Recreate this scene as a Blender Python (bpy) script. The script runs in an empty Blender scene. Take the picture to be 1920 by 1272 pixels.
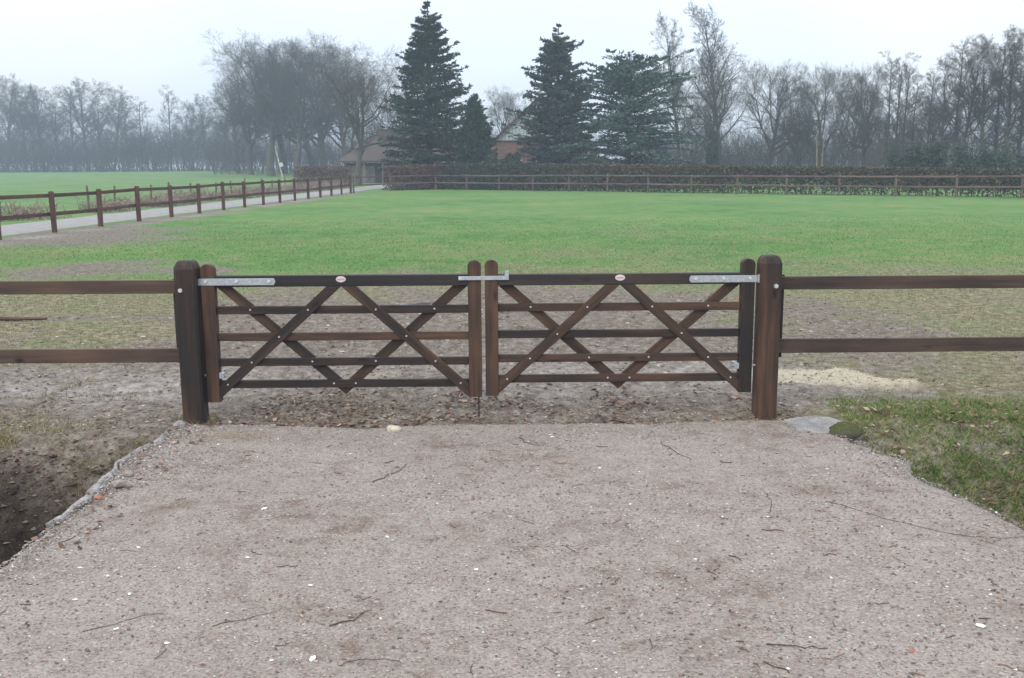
import bpy, bmesh, math, random
import numpy as np
from mathutils import Matrix, Vector
from math import radians, sin, cos, pi

scene = bpy.context.scene
COL = scene.collection

# ------------------------------------------------------------------ camera
F_PX, PITCH, ROLL, CAM_H = 1868.0, radians(9.87), radians(0.35), 1.85
cam_data = bpy.data.cameras.new('camera')
cam_data.sensor_width = 36.0
cam_data.lens = 36.0 * F_PX / 1920.0
cam_data.clip_start = 0.05
cam_data.clip_end = 3000.0
camera = bpy.data.objects.new('camera', cam_data)
COL.objects.link(camera)
camera.matrix_world = (Matrix.Translation((0, 0, CAM_H)) @ Matrix.Rotation(pi / 2 - PITCH, 4, 'X') @ Matrix.Rotation(-ROLL, 4, 'Z'))
scene.camera = camera

# ------------------------------------------------------------------ sky, sun, exposure
SUN_EL, SUN_AZ = radians(38), radians(205)
world = bpy.data.worlds.new('World')
scene.world = world
world.use_nodes = True
wn, wl = world.node_tree.nodes, world.node_tree.links
wn.clear()
w_out = wn.new('ShaderNodeOutputWorld')
w_sky = wn.new('ShaderNodeTexSky')
w_sky.sky_type = 'NISHITA'
w_sky.sun_disc = False
w_sky.sun_elevation = SUN_EL
w_sky.sun_rotation = SUN_AZ
w_sky.dust_density = 3.0
w_bg1 = wn.new('ShaderNodeBackground')
w_bg1.inputs['Strength'].default_value = 0.05
wl.new(w_sky.outputs['Color'], w_bg1.inputs['Color'])
# closed cloud layer: standard overcast luminance, brighter overhead than at the horizon
w_tc = wn.new('ShaderNodeTexCoord')
w_sep = wn.new('ShaderNodeSeparateXYZ')
wl.new(w_tc.outputs['Generated'], w_sep.inputs['Vector'])
w_map = wn.new('ShaderNodeMapRange')
w_map.inputs['From Min'].default_value = 0.0
w_map.inputs['From Max'].default_value = 1.0
w_map.inputs['To Min'].default_value = 0.87
w_map.inputs['To Max'].default_value = 2.0
wl.new(w_sep.outputs['Z'], w_map.inputs['Value'])
w_noise = wn.new('ShaderNodeTexNoise')
w_noise.inputs['Scale'].default_value = 2.2
w_noise.inputs['Detail'].default_value = 3.0
wl.new(w_tc.outputs['Generated'], w_noise.inputs['Vector'])
w_ramp = wn.new('ShaderNodeValToRGB')
w_ramp.color_ramp.elements[0].position = 0.3
w_ramp.color_ramp.elements[0].color = (0.78, 0.87, 1.0, 1)
w_ramp.color_ramp.elements[1].position = 0.6
w_ramp.color_ramp.elements[1].color = (0.985, 0.980, 1.0, 1)
wl.new(w_noise.outputs['Fac'], w_ramp.inputs['Fac'])
w_bg2 = wn.new('ShaderNodeBackground')
wl.new(w_ramp.outputs['Color'], w_bg2.inputs['Color'])
wl.new(w_map.outputs['Result'], w_bg2.inputs['Strength'])
w_add = wn.new('ShaderNodeAddShader')
wl.new(w_bg1.outputs[0], w_add.inputs[0])
wl.new(w_bg2.outputs[0], w_add.inputs[1])
wl.new(w_add.outputs[0], w_out.inputs['Surface'])

sun_data = bpy.data.lights.new('sun', 'SUN')
sun_data.energy = 0.8
sun_data.angle = radians(25)
sun_data.color = (1.0, 0.97, 0.92)
sun = bpy.data.objects.new('sun', sun_data)
COL.objects.link(sun)
sun.rotation_euler = Vector((-sin(SUN_AZ) * cos(SUN_EL), -cos(SUN_AZ) * cos(SUN_EL), -sin(SUN_EL))).to_track_quat('-Z', 'Y').to_euler()

scene.view_settings.view_transform = 'Standard'
scene.view_settings.look = 'None'
scene.view_settings.gamma = 1.0
scene.view_settings.use_curve_mapping = False
scene.view_settings.exposure = 0.0
scene.cycles.use_denoising = True
scene.cycles.denoising_prefilter = 'ACCURATE'
scene.cycles.max_bounces = 6
scene.cycles.diffuse_bounces = 3
scene.cycles.volume_bounces = 1

# ------------------------------------------------------------------ helpers
def smooth(a, b, x):
    t = np.clip((np.asarray(x, float) - a) / (b - a), 0, 1)
    return t * t * (3 - 2 * t)

_tab = np.random.default_rng(7).random((256, 256))
def vnoise(x, y, s=0):
    x = np.asarray(x, float) + s * 17.31; y = np.asarray(y, float) + s * 9.77
    xi = np.floor(x).astype(int); yi = np.floor(y).astype(int)
    fx = x - xi; fy = y - yi
    fx = fx * fx * (3 - 2 * fx); fy = fy * fy * (3 - 2 * fy)
    a = _tab[xi & 255, yi & 255]; b = _tab[(xi + 1) & 255, yi & 255]
    c = _tab[xi & 255, (yi + 1) & 255]; d = _tab[(xi + 1) & 255, (yi + 1) & 255]
    return (a * (1 - fx) + b * fx) * (1 - fy) + (c * (1 - fx) + d * fx) * fy
def fbm(x, y, s=0, o=4):
    r = 0; a = 0.5; n = 0
    for k in range(o):
        r = r + a * vnoise(np.asarray(x) * 2 ** k, np.asarray(y) * 2 ** k, s + k); n += a; a *= 0.5
    return r / n

def view_point(px, py, Y):
    """the point at depth Y seen at a place of the photograph (used to read sizes off it)"""
    u = (px - 960) / F_PX; v = -(py - 636) / F_PX
    u2 = cos(ROLL) * u + sin(ROLL) * v; v2 = -sin(ROLL) * u + cos(ROLL) * v
    d = np.array([u2, cos(PITCH) + sin(PITCH) * v2, -sin(PITCH) + cos(PITCH) * v2])
    return np.array([0, 0, CAM_H]) + d * (Y / d[1])

def build(name, V, F, mat=None, parent=None, shade=False):
    V = np.ascontiguousarray(V, dtype=np.float32).reshape(-1, 3)
    F = np.ascontiguousarray(F, dtype=np.int32)
    m = bpy.data.meshes.new(name)
    n, k = F.shape
    m.vertices.add(len(V)); m.vertices.foreach_set('co', V.ravel())
    m.loops.add(n * k); m.loops.foreach_set('vertex_index', F.ravel())
    m.polygons.add(n); m.polygons.foreach_set('loop_start', np.arange(0, n * k, k, dtype=np.int32))
    m.polygons.foreach_set('use_smooth', np.full(n, shade, dtype=bool))
    m.update(calc_edges=True)
    if mat: m.materials.append(mat)
    o = bpy.data.objects.new(name, m)
    COL.objects.link(o)
    if parent: o.parent = parent
    return o

def tag(o, label=None, cat=None, group=None, kind=None):
    if label: o['label'] = label
    if cat: o['category'] = cat
    if group: o['group'] = group
    if kind: o['kind'] = kind
    return o

def empty(name, loc=(0, 0, 0), rz=0.0, parent=None):
    o = bpy.data.objects.new(name, None)
    o.location = loc; o.rotation_euler = (0, 0, rz)
    o.empty_display_size = 0.2
    COL.objects.link(o)
    if parent: o.parent = parent
    return o

def copy_tree(o, parent=None):
    c = o.copy(); COL.objects.link(c); c.parent = parent
    for ch in list(o.children): copy_tree(ch, c)
    return c

def from_bm(name, bm, mat, parent=None, shade=False):
    m = bpy.data.meshes.new(name)
    bmesh.ops.recalc_face_normals(bm, faces=bm.faces)
    bm.to_mesh(m); bm.free()
    if shade:
        m.polygons.foreach_set('use_smooth', np.ones(len(m.polygons), dtype=bool))
    m.materials.append(mat)
    o = bpy.data.objects.new(name, m); COL.objects.link(o)
    if parent: o.parent = parent
    return o

# ------------------------------------------------------------------ materials
def material(name, rough=0.8, spec=0.3):
    m = bpy.data.materials.new(name); m.use_nodes = True
    nt = m.node_tree; b = nt.nodes['Principled BSDF']
    b.inputs['Roughness'].default_value = rough
    b.inputs['Specular IOR Level'].default_value = spec
    return m, nt.nodes, nt.links, b
def ramp(nodes, stops, interp='LINEAR'):
    r = nodes.new('ShaderNodeValToRGB'); cr = r.color_ramp; cr.interpolation = interp
    while len(cr.elements) < len(stops): cr.elements.new(0.5)
    for e, (p, c) in zip(cr.elements, stops):
        e.position = p; e.color = (*c, 1)
    return r
def noise(nodes, links, vec, scale, detail=4, rough=0.6):
    n = nodes.new('ShaderNodeTexNoise')
    n.inputs['Scale'].default_value = scale; n.inputs['Detail'].default_value = detail
    n.inputs['Roughness'].default_value = rough
    links.new(vec, n.inputs['Vector']); return n
def mixc(nodes, links, fac, a, b, mode='MIX'):
    m = nodes.new('ShaderNodeMix'); m.data_type = 'RGBA'; m.blend_type = mode
    for sock, v in ((m.inputs[0], fac), (m.inputs[6], a), (m.inputs[7], b)):
        if isinstance(v, (int, float)): sock.default_value = v
        elif isinstance(v, tuple): sock.default_value = (*v, 1)
        else: links.new(v, sock)
    return m.outputs[2]
def math_node(nodes, links, op, a, b=None, clamp=False):
    m = nodes.new('ShaderNodeMath'); m.operation = op; m.use_clamp = clamp
    for i, v in ((0, a), (1, b)):
        if v is None: continue
        if isinstance(v, (int, float)): m.inputs[i].default_value = v
        else: links.new(v, m.inputs[i])
    return m.outputs[0]
def bump(nodes, links, b, height, strength, dist):
    n = nodes.new('ShaderNodeBump'); n.inputs['Strength'].default_value = strength
    n.inputs['Distance'].default_value = dist
    links.new(height, n.inputs['Height']); links.new(n.outputs[0], b.inputs['Normal'])
def mapped(nodes, links, sock, scale):
    m = nodes.new('ShaderNodeMapping'); m.inputs['Scale'].default_value = scale
    links.new(sock, m.inputs['Vector']); return m

def wood_material(name, stops, grain=(1.3, 26, 26), rough=0.62, spec=0.35, top_grey=0.0):
    m, n, l, b = material(name, rough, spec)
    tc = n.new('ShaderNodeTexCoord'); oi = n.new('ShaderNodeObjectInfo')
    off = n.new('ShaderNodeVectorMath'); off.operation = 'ADD'
    mul = n.new('ShaderNodeVectorMath'); mul.operation = 'SCALE'
    comb = n.new('ShaderNodeCombineXYZ')
    for i in range(3): l.new(oi.outputs['Random'], comb.inputs[i])
    l.new(comb.outputs[0], mul.inputs[0]); mul.inputs['Scale'].default_value = 37.0
    l.new(tc.outputs['Object'], off.inputs[0]); l.new(mul.outputs[0], off.inputs[1])
    g = noise(n, l, mapped(n, l, off.outputs[0], grain).outputs[0], 1.0, 6, 0.65)
    big = noise(n, l, mapped(n, l, off.outputs[0], (1.6, 5, 5)).outputs[0], 1.0, 3, 0.5)
    knot = n.new('ShaderNodeTexVoronoi'); knot.inputs['Scale'].default_value = 1.0
    l.new(mapped(n, l, off.outputs[0], (3.0, 7, 7)).outputs[0], knot.inputs['Vector'])
    kr = n.new('ShaderNodeMapRange'); kr.inputs['From Min'].default_value = 0.05; kr.inputs['From Max'].default_value = 0.16
    l.new(knot.outputs['Distance'], kr.inputs['Value'])
    s = math_node(n, l, 'MULTIPLY_ADD', g.outputs['Fac'], 0.55)
    s = n.new('ShaderNodeMath'); s.operation = 'MULTIPLY_ADD'
    l.new(g.outputs['Fac'], s.inputs[0]); s.inputs[1].default_value = 0.6
    l.new(math_node(n, l, 'MULTIPLY', big.outputs['Fac'], 0.55), s.inputs[2])
    s2 = math_node(n, l, 'ADD', s.outputs[0], math_node(n, l, 'MULTIPLY', math_node(n, l, 'SUBTRACT', oi.outputs['Random'], 0.5), 0.17))
    r = ramp(n, stops); l.new(s2, r.inputs['Fac'])
    dark = mixc(n, l, kr.outputs[0], tuple(c * 0.45 for c in stops[0][1]), r.outputs['Color'])
    l.new(dark, b.inputs['Base Color'])
    fine = noise(n, l, mapped(n, l, off.outputs[0], (grain[0] * 4, grain[1] * 5, grain[2] * 5)).outputs[0], 1.0, 3)
    bump(n, l, b, math_node(n, l, 'ADD', g.outputs['Fac'], math_node(n, l, 'MULTIPLY', fine.outputs['Fac'], 0.4)), 0.5, 0.004)
    return m

WOOD = wood_material('dark_stained_wood', [(0.42, (0.014, 0.012, 0.012)), (0.54, (0.025, 0.018, 0.0145)), (0.64, (0.050, 0.029, 0.019)), (0.80, (0.105, 0.057, 0.033))])
WOOD_RAIL = wood_material('brown_rail_wood', [(0.36, (0.026, 0.020, 0.017)), (0.5, (0.050, 0.034, 0.027)), (0.64, (0.082, 0.052, 0.038)), (0.8, (0.125, 0.078, 0.054))])
WOOD_TOP = wood_material('black_stained_wood', [(0.36, (0.014, 0.013, 0.015)), (0.6, (0.024, 0.020, 0.021)), (0.85, (0.060, 0.040, 0.030))])
WOOD_OLD = wood_material('weathered_fence_wood', [(0.35, (0.058, 0.042, 0.036)), (0.55, (0.105, 0.078, 0.066)), (0.8, (0.165, 0.125, 0.105))], rough=0.75)
WOOD_RED = wood_material('reddish_fence_wood', [(0.35, (0.030, 0.018, 0.014)), (0.55, (0.075, 0.036, 0.025)), (0.8, (0.12, 0.062, 0.042))], rough=0.7)
WOOD_PALE = wood_material('pale_weathered_wood', [(0.35, (0.10, 0.085, 0.075)), (0.55, (0.19, 0.16, 0.14)), (0.8, (0.28, 0.25, 0.22))], rough=0.85)

def plain(name, col, rough=0.5, metal=0.0, var=0.12, scale=30, spec=0.4):
    m, n, l, b = material(name, rough, spec)
    b.inputs['Metallic'].default_value = metal
    tc = n.new('ShaderNodeTexCoord')
    t = noise(n, l, tc.outputs['Object'], scale, 5)
    r = ramp(n, [(0.3, tuple(c * (1 - var) for c in col)), (0.7, tuple(min(1, c * (1 + var)) for c in col))])
    l.new(t.outputs['Fac'], r.inputs['Fac']); l.new(r.outputs['Color'], b.inputs['Base Color'])
    bump(n, l, b, t.outputs['Fac'], 0.15, 0.002)
    return m
GALV = plain('galvanised_steel', (0.40, 0.44, 0.47), 0.45, 0.55, 0.2, 60)
ZINC = plain('bright_zinc', (0.66, 0.69, 0.71), 0.35, 0.6, 0.1, 60)
IRON = plain('dark_iron', (0.05, 0.05, 0.052), 0.6, 0.4, 0.2, 60)
BADGE = plain('badge_plate', (0.62, 0.56, 0.55), 0.45, 0.1, 0.06)
BADGE_IN = plain('badge_print', (0.42, 0.33, 0.33), 0.5, 0.0, 0.2, 160)
WIRE = plain('fence_wire', (0.22, 0.22, 0.22), 0.5, 0.6)

def island_material(name, stops, rough=0.75, spec=0.25, pos_noise=None, trans=0.0):
    """colour by loose piece (each leaf, stone or blade its own tone)"""
    m, n, l, b = material(name, rough, spec)
    geo = n.new('ShaderNodeNewGeometry')
    fac = geo.outputs['Random Per Island']
    if pos_noise:
        sc, amt = pos_noise
        tc = n.new('ShaderNodeTexCoord')
        t = noise(n, l, tc.outputs['Object'], sc, 3)
        d = math_node(n, l, 'MULTIPLY', math_node(n, l, 'SUBTRACT', t.outputs['Fac'], 0.5), amt)
        fac = math_node(n, l, 'ADD', math_node(n, l, 'MULTIPLY', fac, 0.999), d, True)
    r = ramp(n, stops); l.new(fac, r.inputs['Fac']); l.new(r.outputs['Color'], b.inputs['Base Color'])
    return m

BARK = plain('grey_bark', (0.085, 0.075, 0.062), 0.9, 0, 0.4, 3, 0.1)
BARK_GREEN = plain('algae_green_bark', (0.075, 0.078, 0.055), 0.9, 0, 0.4, 2, 0.1)
BARK_TWIG = plain('twig_bark', (0.070, 0.070, 0.051), 0.9, 0, 0.3, 1, 0.1)
BARK_PALE = plain('pale_birch_bark', (0.42, 0.38, 0.31), 0.85, 0, 0.4, 3, 0.1)
BARK_TAN = plain('tan_birch_bark', (0.24, 0.20, 0.14), 0.85, 0, 0.4, 3, 0.1)
TWIG_BROWN = plain('brown_twig', (0.10, 0.066, 0.047), 0.9, 0, 0.3, 30, 0.1)
BARK_DARK = plain('dark_twig_bark', (0.05, 0.036, 0.03), 0.9, 0, 0.3, 8, 0.1)
FIR = island_material('fir_needles', [(0, (0.010, 0.028, 0.015)), (0.6, (0.022, 0.055, 0.028)), (1, (0.060, 0.105, 0.052))], pos_noise=(0.5, 0.5))
CYPRESS = island_material('cypress_needles', [(0, (0.014, 0.034, 0.018)), (0.6, (0.028, 0.062, 0.030)), (1, (0.055, 0.10, 0.045))], pos_noise=(0.7, 0.5))
SPRUCE = island_material('spruce_needles', [(0, (0.016, 0.036, 0.027)), (0.55, (0.042, 0.078, 0.058)), (0.9, (0.095, 0.14, 0.11)), (0.93, (0.13, 0.09, 0.06)), (1, (0.11, 0.08, 0.055))], pos_noise=(0.5, 0.5))
CEDAR = island_material('cedar_needles', [(0, (0.024, 0.055, 0.042)), (0.6, (0.058, 0.112, 0.085)), (1, (0.115, 0.185, 0.145))], pos_noise=(0.4, 0.6))
IVY = island_material('ivy_leaves', [(0, (0.012, 0.028, 0.014)), (0.7, (0.030, 0.055, 0.028)), (1, (0.05, 0.085, 0.04))])
SHRUB = island_material('evergreen_shrub_leaves', [(0, (0.018, 0.034, 0.022)), (0.7, (0.042, 0.070, 0.038)), (1, (0.08, 0.11, 0.06))])
HEDGE_BROWN = island_material('beech_hedge_leaves', [(0, (0.055, 0.030, 0.022)), (0.6, (0.12, 0.066, 0.046)), (1, (0.19, 0.115, 0.08))], pos_noise=(0.8, 0.5))
HEDGE_GREEN = island_material('green_hedge_leaves', [(0, (0.022, 0.036, 0.022)), (0.6, (0.048, 0.066, 0.036)), (0.9, (0.095, 0.085, 0.05)), (1, (0.14, 0.09, 0.06))], pos_noise=(0.6, 0.6))
HEDGE_MIX = island_material('mixed_hedge_leaves', [(0, (0.034, 0.034, 0.020)), (0.5, (0.070, 0.062, 0.036)), (0.85, (0.115, 0.095, 0.056)), (1, (0.15, 0.105, 0.066))], pos_noise=(0.8, 0.6))
BRAMBLE = island_material('dry_bramble', [(0, (0.13, 0.095, 0.080)), (0.5, (0.23, 0.18, 0.15)), (1, (0.36, 0.29, 0.23))], pos_noise=(0.6, 0.5))
BRUSH = island_material('winter_brush', [(0, (0.045, 0.047, 0.042)), (0.6, (0.066, 0.067, 0.056)), (1, (0.095, 0.09, 0.072))])
GRAVEL = island_material('loose_gravel', [(0, (0.10, 0.083, 0.075)), (0.3, (0.20, 0.178, 0.166)), (0.62, (0.31, 0.286, 0.258)), (0.9, (0.41, 0.388, 0.355)), (0.965, (0.30, 0.175, 0.14)), (0.985, (0.62, 0.60, 0.58)), (1, (0.75, 0.74, 0.72))], rough=0.85)
LEAF_LITTER = island_material('dry_leaves', [(0, (0.06, 0.035, 0.022)), (0.5, (0.15, 0.085, 0.055)), (0.85, (0.27, 0.17, 0.11)), (1, (0.40, 0.30, 0.22))], rough=0.7)
CLOD = island_material('soil_crumbs', [(0, (0.09, 0.072, 0.058)), (0.4, (0.18, 0.15, 0.122)), (0.85, (0.29, 0.255, 0.215)), (1, (0.44, 0.41, 0.37))], rough=0.95)
GRASS = island_material('meadow_grass', [(0, (0.068, 0.165, 0.036)), (0.45, (0.103, 0.218, 0.050)), (0.74, (0.170, 0.240, 0.072)), (1, (0.33, 0.30, 0.15))], pos_noise=(0.45, 0.7))
BANK_GRASS = island_material('bank_grass', [(0, (0.050, 0.105, 0.020)), (0.45, (0.105, 0.190, 0.040)), (0.68, (0.18, 0.21, 0.066)), (1, (0.34, 0.27, 0.16))], pos_noise=(2.0, 1.0))
SHAVING = island_material('wood_shavings', [(0, (0.30, 0.25, 0.17)), (0.5, (0.47, 0.41, 0.30)), (1, (0.64, 0.58, 0.46))], rough=0.85)

# ------------------------------------------------------------------ terrain
def ditch(x, y):
    left = 1.15 * smooth(6.55 + 0.35 * (fbm(x * 1.4, y * 0 + 3, 9) - .5), 5.55, y) * smooth(3.1, 4.1, y)
    right = 0.80 * smooth(7.0, 5.0, y) * smooth(2.9, 4.1, y)
    k = smooth(-0.5, 0.5, x)
    return left * (1 - k) + right * k
def mud_mask(x, y):
    n = fbm(x * 0.55, y * 0.55, 3) - 0.5
    n2 = fbm(x * 2.3, y * 2.3, 5) - 0.5
    m = 1.45 * np.exp(-((x + 0.6) / 3.4) ** 4) * (1 - smooth(10.5, 18.5, y))
    m = np.maximum(m, 0.42 * (1 - smooth(11, 16, y)))
    side = np.where(x < 0, 1.0, 0.25 + 0.75 * (1 - smooth(1.8, 3.2, x)))
    m = np.maximum(m, (1 - smooth(8.2, 10.3, y)) * side)
    m = np.maximum(m, 0.75 * np.exp(-((y - 12.3) / 0.55) ** 2) * (x < -1.5))
    m = np.maximum(m, 0.95 * np.exp(-((x + 7.6) / 1.7) ** 2 - ((y - 19.0) / 1.6) ** 2))
    m = np.maximum(m, 0.8 * np.exp(-((x + 5.9) / 0.9) ** 2 - ((y - 18.2) / 0.5) ** 2))
    m = np.maximum(m, 0.95 * np.exp(-((x + 12.9 - 0.045 * (y - 28)) / 0.7) ** 2) * (y > 20) * (y < 72))
    m = np.maximum(m, 0.80 * np.exp(-((x + 11.6) / 2.2) ** 2 - ((y - 27.0) / 4.5) ** 2))
    m = m + 1.1 * n + 0.8 * n2 * (m > 0.08)
    bank = smooth(1.9, 2.6, x) * smooth(7.6, 7.0, y)
    m = m * (1 - bank) + bank * np.clip(0.42 + 0.9 * n2 + 0.5 * n, 0, 0.8)
    dl = smooth(6.6, 6.1, y) * smooth(-1.8, -2.3, x)
    m = np.maximum(m, dl)
    return np.clip(m, 0, 1)
def straw_mask(x, y):
    wx = 0.55 * (fbm(x * 1.6, y * 1.6, 24) - 0.5) + 0.2 * (fbm(x * 6, y * 6, 25) - 0.5); wy = 0.45 * (fbm(x * 1.9, y * 1.9, 26) - 0.5) + 0.15 * (fbm(x * 7, y * 7, 27) - 0.5)
    x = x + wx; y = y + wy
    e = lambda cx, cy, rx, ry: np.exp(-(((x - cx) / rx) ** 2 + ((y - cy) / ry) ** 2) ** 2)
    m = e(2.55, 8.55, 0.75, 0.36) + e(3.15, 8.15, 0.42, 0.26) + 0.45 * e(-1.35, 8.7, 0.6, 0.30) + 0.8 * e(4.45, 7.85, 0.35, 0.14)
    m = m + 0 * x
    m = m * np.where(x > 1, 0.6 + 0.6 * smooth(8.1, 8.7, y + 0.35 * (x - 2.6)), 1)
    return smooth(0.30, 0.85, m * (0.9 * fbm(x * 2.2, y * 3, 21) + 1.0 * fbm(x * 8, y * 11, 22)))
def pale_mask(x, y):
    m = smooth(-1.6, -3.0, x) * np.exp(-((y - 8.3) / 0.75) ** 2) + 0.8 * np.exp(-((x - 0.5) / 2.6) ** 2 - ((y - 8.6) / 0.9) ** 2)
    ft = np.exp(-((x + 12.9 - 0.045 * (y - 28)) / 0.5) ** 2) * (y > 20) * (y < 72) * (0.5 + 0.5 * np.sin(y * 2.12))
    m = np.maximum(m, 1.2 * ft)
    return np.clip(m * 1.4 * fbm(x * 1.4, y * 1.4, 31), 0, 1)
def ground_z(x, y):
    x = np.asarray(x, float); y = np.asarray(y, float)
    z = 1.05 * smooth(95, 225, y)
    near = 1 - smooth(14, 30, y)
    z = z + near * (0.05 * (fbm(x * 0.8, y * 0.8, 1) - 0.5))
    m = mud_mask(x, y)
    z = z + near * m * (0.10 * (fbm(x * 2.6, y * 4.2, 2) - 0.5) + 0.045 * (fbm(x * 11, y * 14, 6) - 0.5))
    z = z + 0.03 * straw_mask(x, y)
    dd = ditch(x, y)
    z = z - dd + np.minimum(1, dd * 6) * (0.20 * (fbm(x * 3.0, y * 3.0, 8) - 0.5) + 0.06 * (fbm(x * 12, y * 12, 7) - 0.5))
    flat = smooth(7.35, 7.0, y) * smooth(-2.5, -2.35, x) * smooth(2.3, 2.1, x)
    for qx, qy in ((-2.335, 7.15), (1.868, 7.2)): z = z + 0.035 * np.exp(-((x - qx) ** 2 + (y - qy) ** 2) / 0.022)
    pud = np.exp(-(((x + 1.34) / 0.42) ** 2 + ((y - 13.55) / 0.65) ** 2) ** 2)
    z = z * (1 - pud) - 0.03 * pud
    return z - 0.03 * flat

def stretch(dense0, dense1, step, lo, hi, grow=1.16):
    a = list(np.arange(dense0, dense1 + 1e-6, step))
    s = step
    while a[-1] < hi:
        s *= grow; a.append(min(hi, a[-1] + s))
    s = step; front = []
    p = a[0]
    while p > lo:
        s *= grow; p = max(lo, p - s); front.append(p)
    return np.array(front[::-1] + a)
gx = stretch(-5.0, 5.0, 0.045, -420, 420, 1.09)
gy = stretch(4.2, 11.0, 0.045, -40, 620, 1.05)
X, Y = np.meshgrid(gx, gy)
Z = ground_z(X, Y)
nx_, ny_ = len(gx), len(gy)
idx = np.arange(nx_ * ny_).reshape(ny_, nx_)
GF = np.stack([idx[:-1, :-1], idx[:-1, 1:], idx[1:, 1:], idx[1:, :-1]], -1).reshape(-1, 4)

m, n, l, b = material('field_ground', 0.9, 0.2)
def attr(name):
    a = n.new('ShaderNodeAttribute'); a.attribute_name = name; return a.outputs['Fac']
tc = n.new('ShaderNodeTexCoord'); pos = tc.outputs['Object']
nA = noise(n, l, pos, 0.16, 4); nB = noise(n, l, pos, 1.3, 5); nC = noise(n, l, pos, 9, 6, 0.7); nD = noise(n, l, pos, 55, 4, 0.7)
gsum = math_node(n, l, 'ADD', math_node(n, l, 'MULTIPLY', nA.outputs['Fac'], 0.42), math_node(n, l, 'MULTIPLY', nB.outputs['Fac'], 0.33))
gsum = math_node(n, l, 'ADD', gsum, math_node(n, l, 'MULTIPLY', nC.outputs['Fac'], 0.25))
green = ramp(n, [(0.38, (0.048, 0.135, 0.030)), (0.47, (0.080, 0.186, 0.043)), (0.55, (0.120, 0.208, 0.056)), (0.62, (0.195, 0.222, 0.082))]); l.new(gsum, green.inputs['Fac'])
dry = ramp(n, [(0.36, (0.095, 0.092, 0.048)), (0.5, (0.175, 0.160, 0.090)), (0.64, (0.31, 0.275, 0.185))]); l.new(nC.outputs['Fac'], dry.inputs['Fac'])
near_dry = attr('dry')
dryf = math_node(n, l, 'ADD', near_dry, math_node(n, l, 'MULTIPLY', math_node(n, l, 'SUBTRACT', nB.outputs['Fac'], 0.5), 1.6), True)
grass_c = mixc(n, l, dryf, green.outputs['Color'], dry.outputs['Color'])
mudc = ramp(n, [(0.36, (0.056, 0.044, 0.033)), (0.45, (0.120, 0.100, 0.078)), (0.55, (0.20, 0.174, 0.143)), (0.68, (0.36, 0.33, 0.29))])
msum = math_node(n, l, 'ADD', math_node(n, l, 'MULTIPLY', nC.outputs['Fac'], 0.6), math_node(n, l, 'MULTIPLY', nD.outputs['Fac'], 0.4)); l.new(msum, mudc.inputs['Fac'])
pale = ramp(n, [(0.34, (0.15, 0.132, 0.118)), (0.66, (0.44, 0.415, 0.39))]); l.new(nC.outputs['Fac'], pale.inputs['Fac'])
mud2 = mixc(n, l, math_node(n, l, 'MULTIPLY', attr('pale'), 0.9), mudc.outputs['Color'], pale.outputs['Color'])
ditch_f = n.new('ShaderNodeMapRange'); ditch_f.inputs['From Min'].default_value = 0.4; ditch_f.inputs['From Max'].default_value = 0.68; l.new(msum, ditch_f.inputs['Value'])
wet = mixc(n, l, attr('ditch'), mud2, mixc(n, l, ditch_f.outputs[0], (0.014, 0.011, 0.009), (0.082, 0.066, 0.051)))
strw = ramp(n, [(0.3, (0.36, 0.315, 0.22)), (0.7, (0.55, 0.50, 0.385))]); l.new(nD.outputs['Fac'], strw.inputs['Fac'])
mk = math_node(n, l, 'ADD', attr('mud'), math_node(n, l, 'MULTIPLY', math_node(n, l, 'SUBTRACT', msum, 0.5), 1.6))
mr = n.new('ShaderNodeMapRange'); mr.inputs['From Min'].default_value = 0.25; mr.inputs['From Max'].default_value = 0.62; l.new(mk, mr.inputs['Value'])
c1 = mixc(n, l, mr.outputs[0], grass_c, wet)
sfac = math_node(n, l, 'MULTIPLY', attr('straw'), math_node(n, l, 'MULTIPLY', msum, 1.9), True)
c2 = mixc(n, l, sfac, c1, strw.outputs['Color'])
l.new(c2, b.inputs['Base Color'])
bump(n, l, b, math_node(n, l, 'ADD', nC.outputs['Fac'], math_node(n, l, 'MULTIPLY', nD.outputs['Fac'], 0.5)), 0.7, 0.03)
ground = build('ground', np.stack([X, Y, Z], -1), GF, m, None, True)
tag(ground, kind='structure')
def dry_mask(x, y):
    d = 1.15 * (1 - smooth(12, 22, y)) + 0.12 * (1 - smooth(22, 50, y)) - 0.12
    d = d - 0.75 * np.exp(-((x + 4.5) / 3.2) ** 2 - ((y - 20.5) / 3.2) ** 2)
    d = d + 0.35 * np.exp(-((x - 0) / 5) ** 2 - ((y - 21) / 3) ** 2)
    return np.clip(d + 1.1 * (fbm(x * 0.35, y * 0.35, 12) - 0.5) + 0.5 * (fbm(x * 1.7, y * 1.7, 13) - 0.5), 0, 1)
def set_attr(o, name, val):
    a = o.data.attributes.new(name, 'FLOAT', 'POINT'); a.data.foreach_set('value', np.ascontiguousarray(val, dtype=np.float32).ravel())
xf, yf = X.ravel(), Y.ravel()
set_attr(ground, 'mud', mud_mask(xf, yf)); set_attr(ground, 'straw', straw_mask(xf, yf))
set_attr(ground, 'pale', pale_mask(xf, yf)); set_attr(ground, 'dry', dry_mask(xf, yf))
set_attr(ground, 'ditch', smooth(6.5, 6.15, yf + 0.3 * (fbm(xf * 1.4, yf * 0 + 3, 9) - .5)) * smooth(-1.9, -2.3, xf) * smooth(2.8, 3.6, yf))

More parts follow.
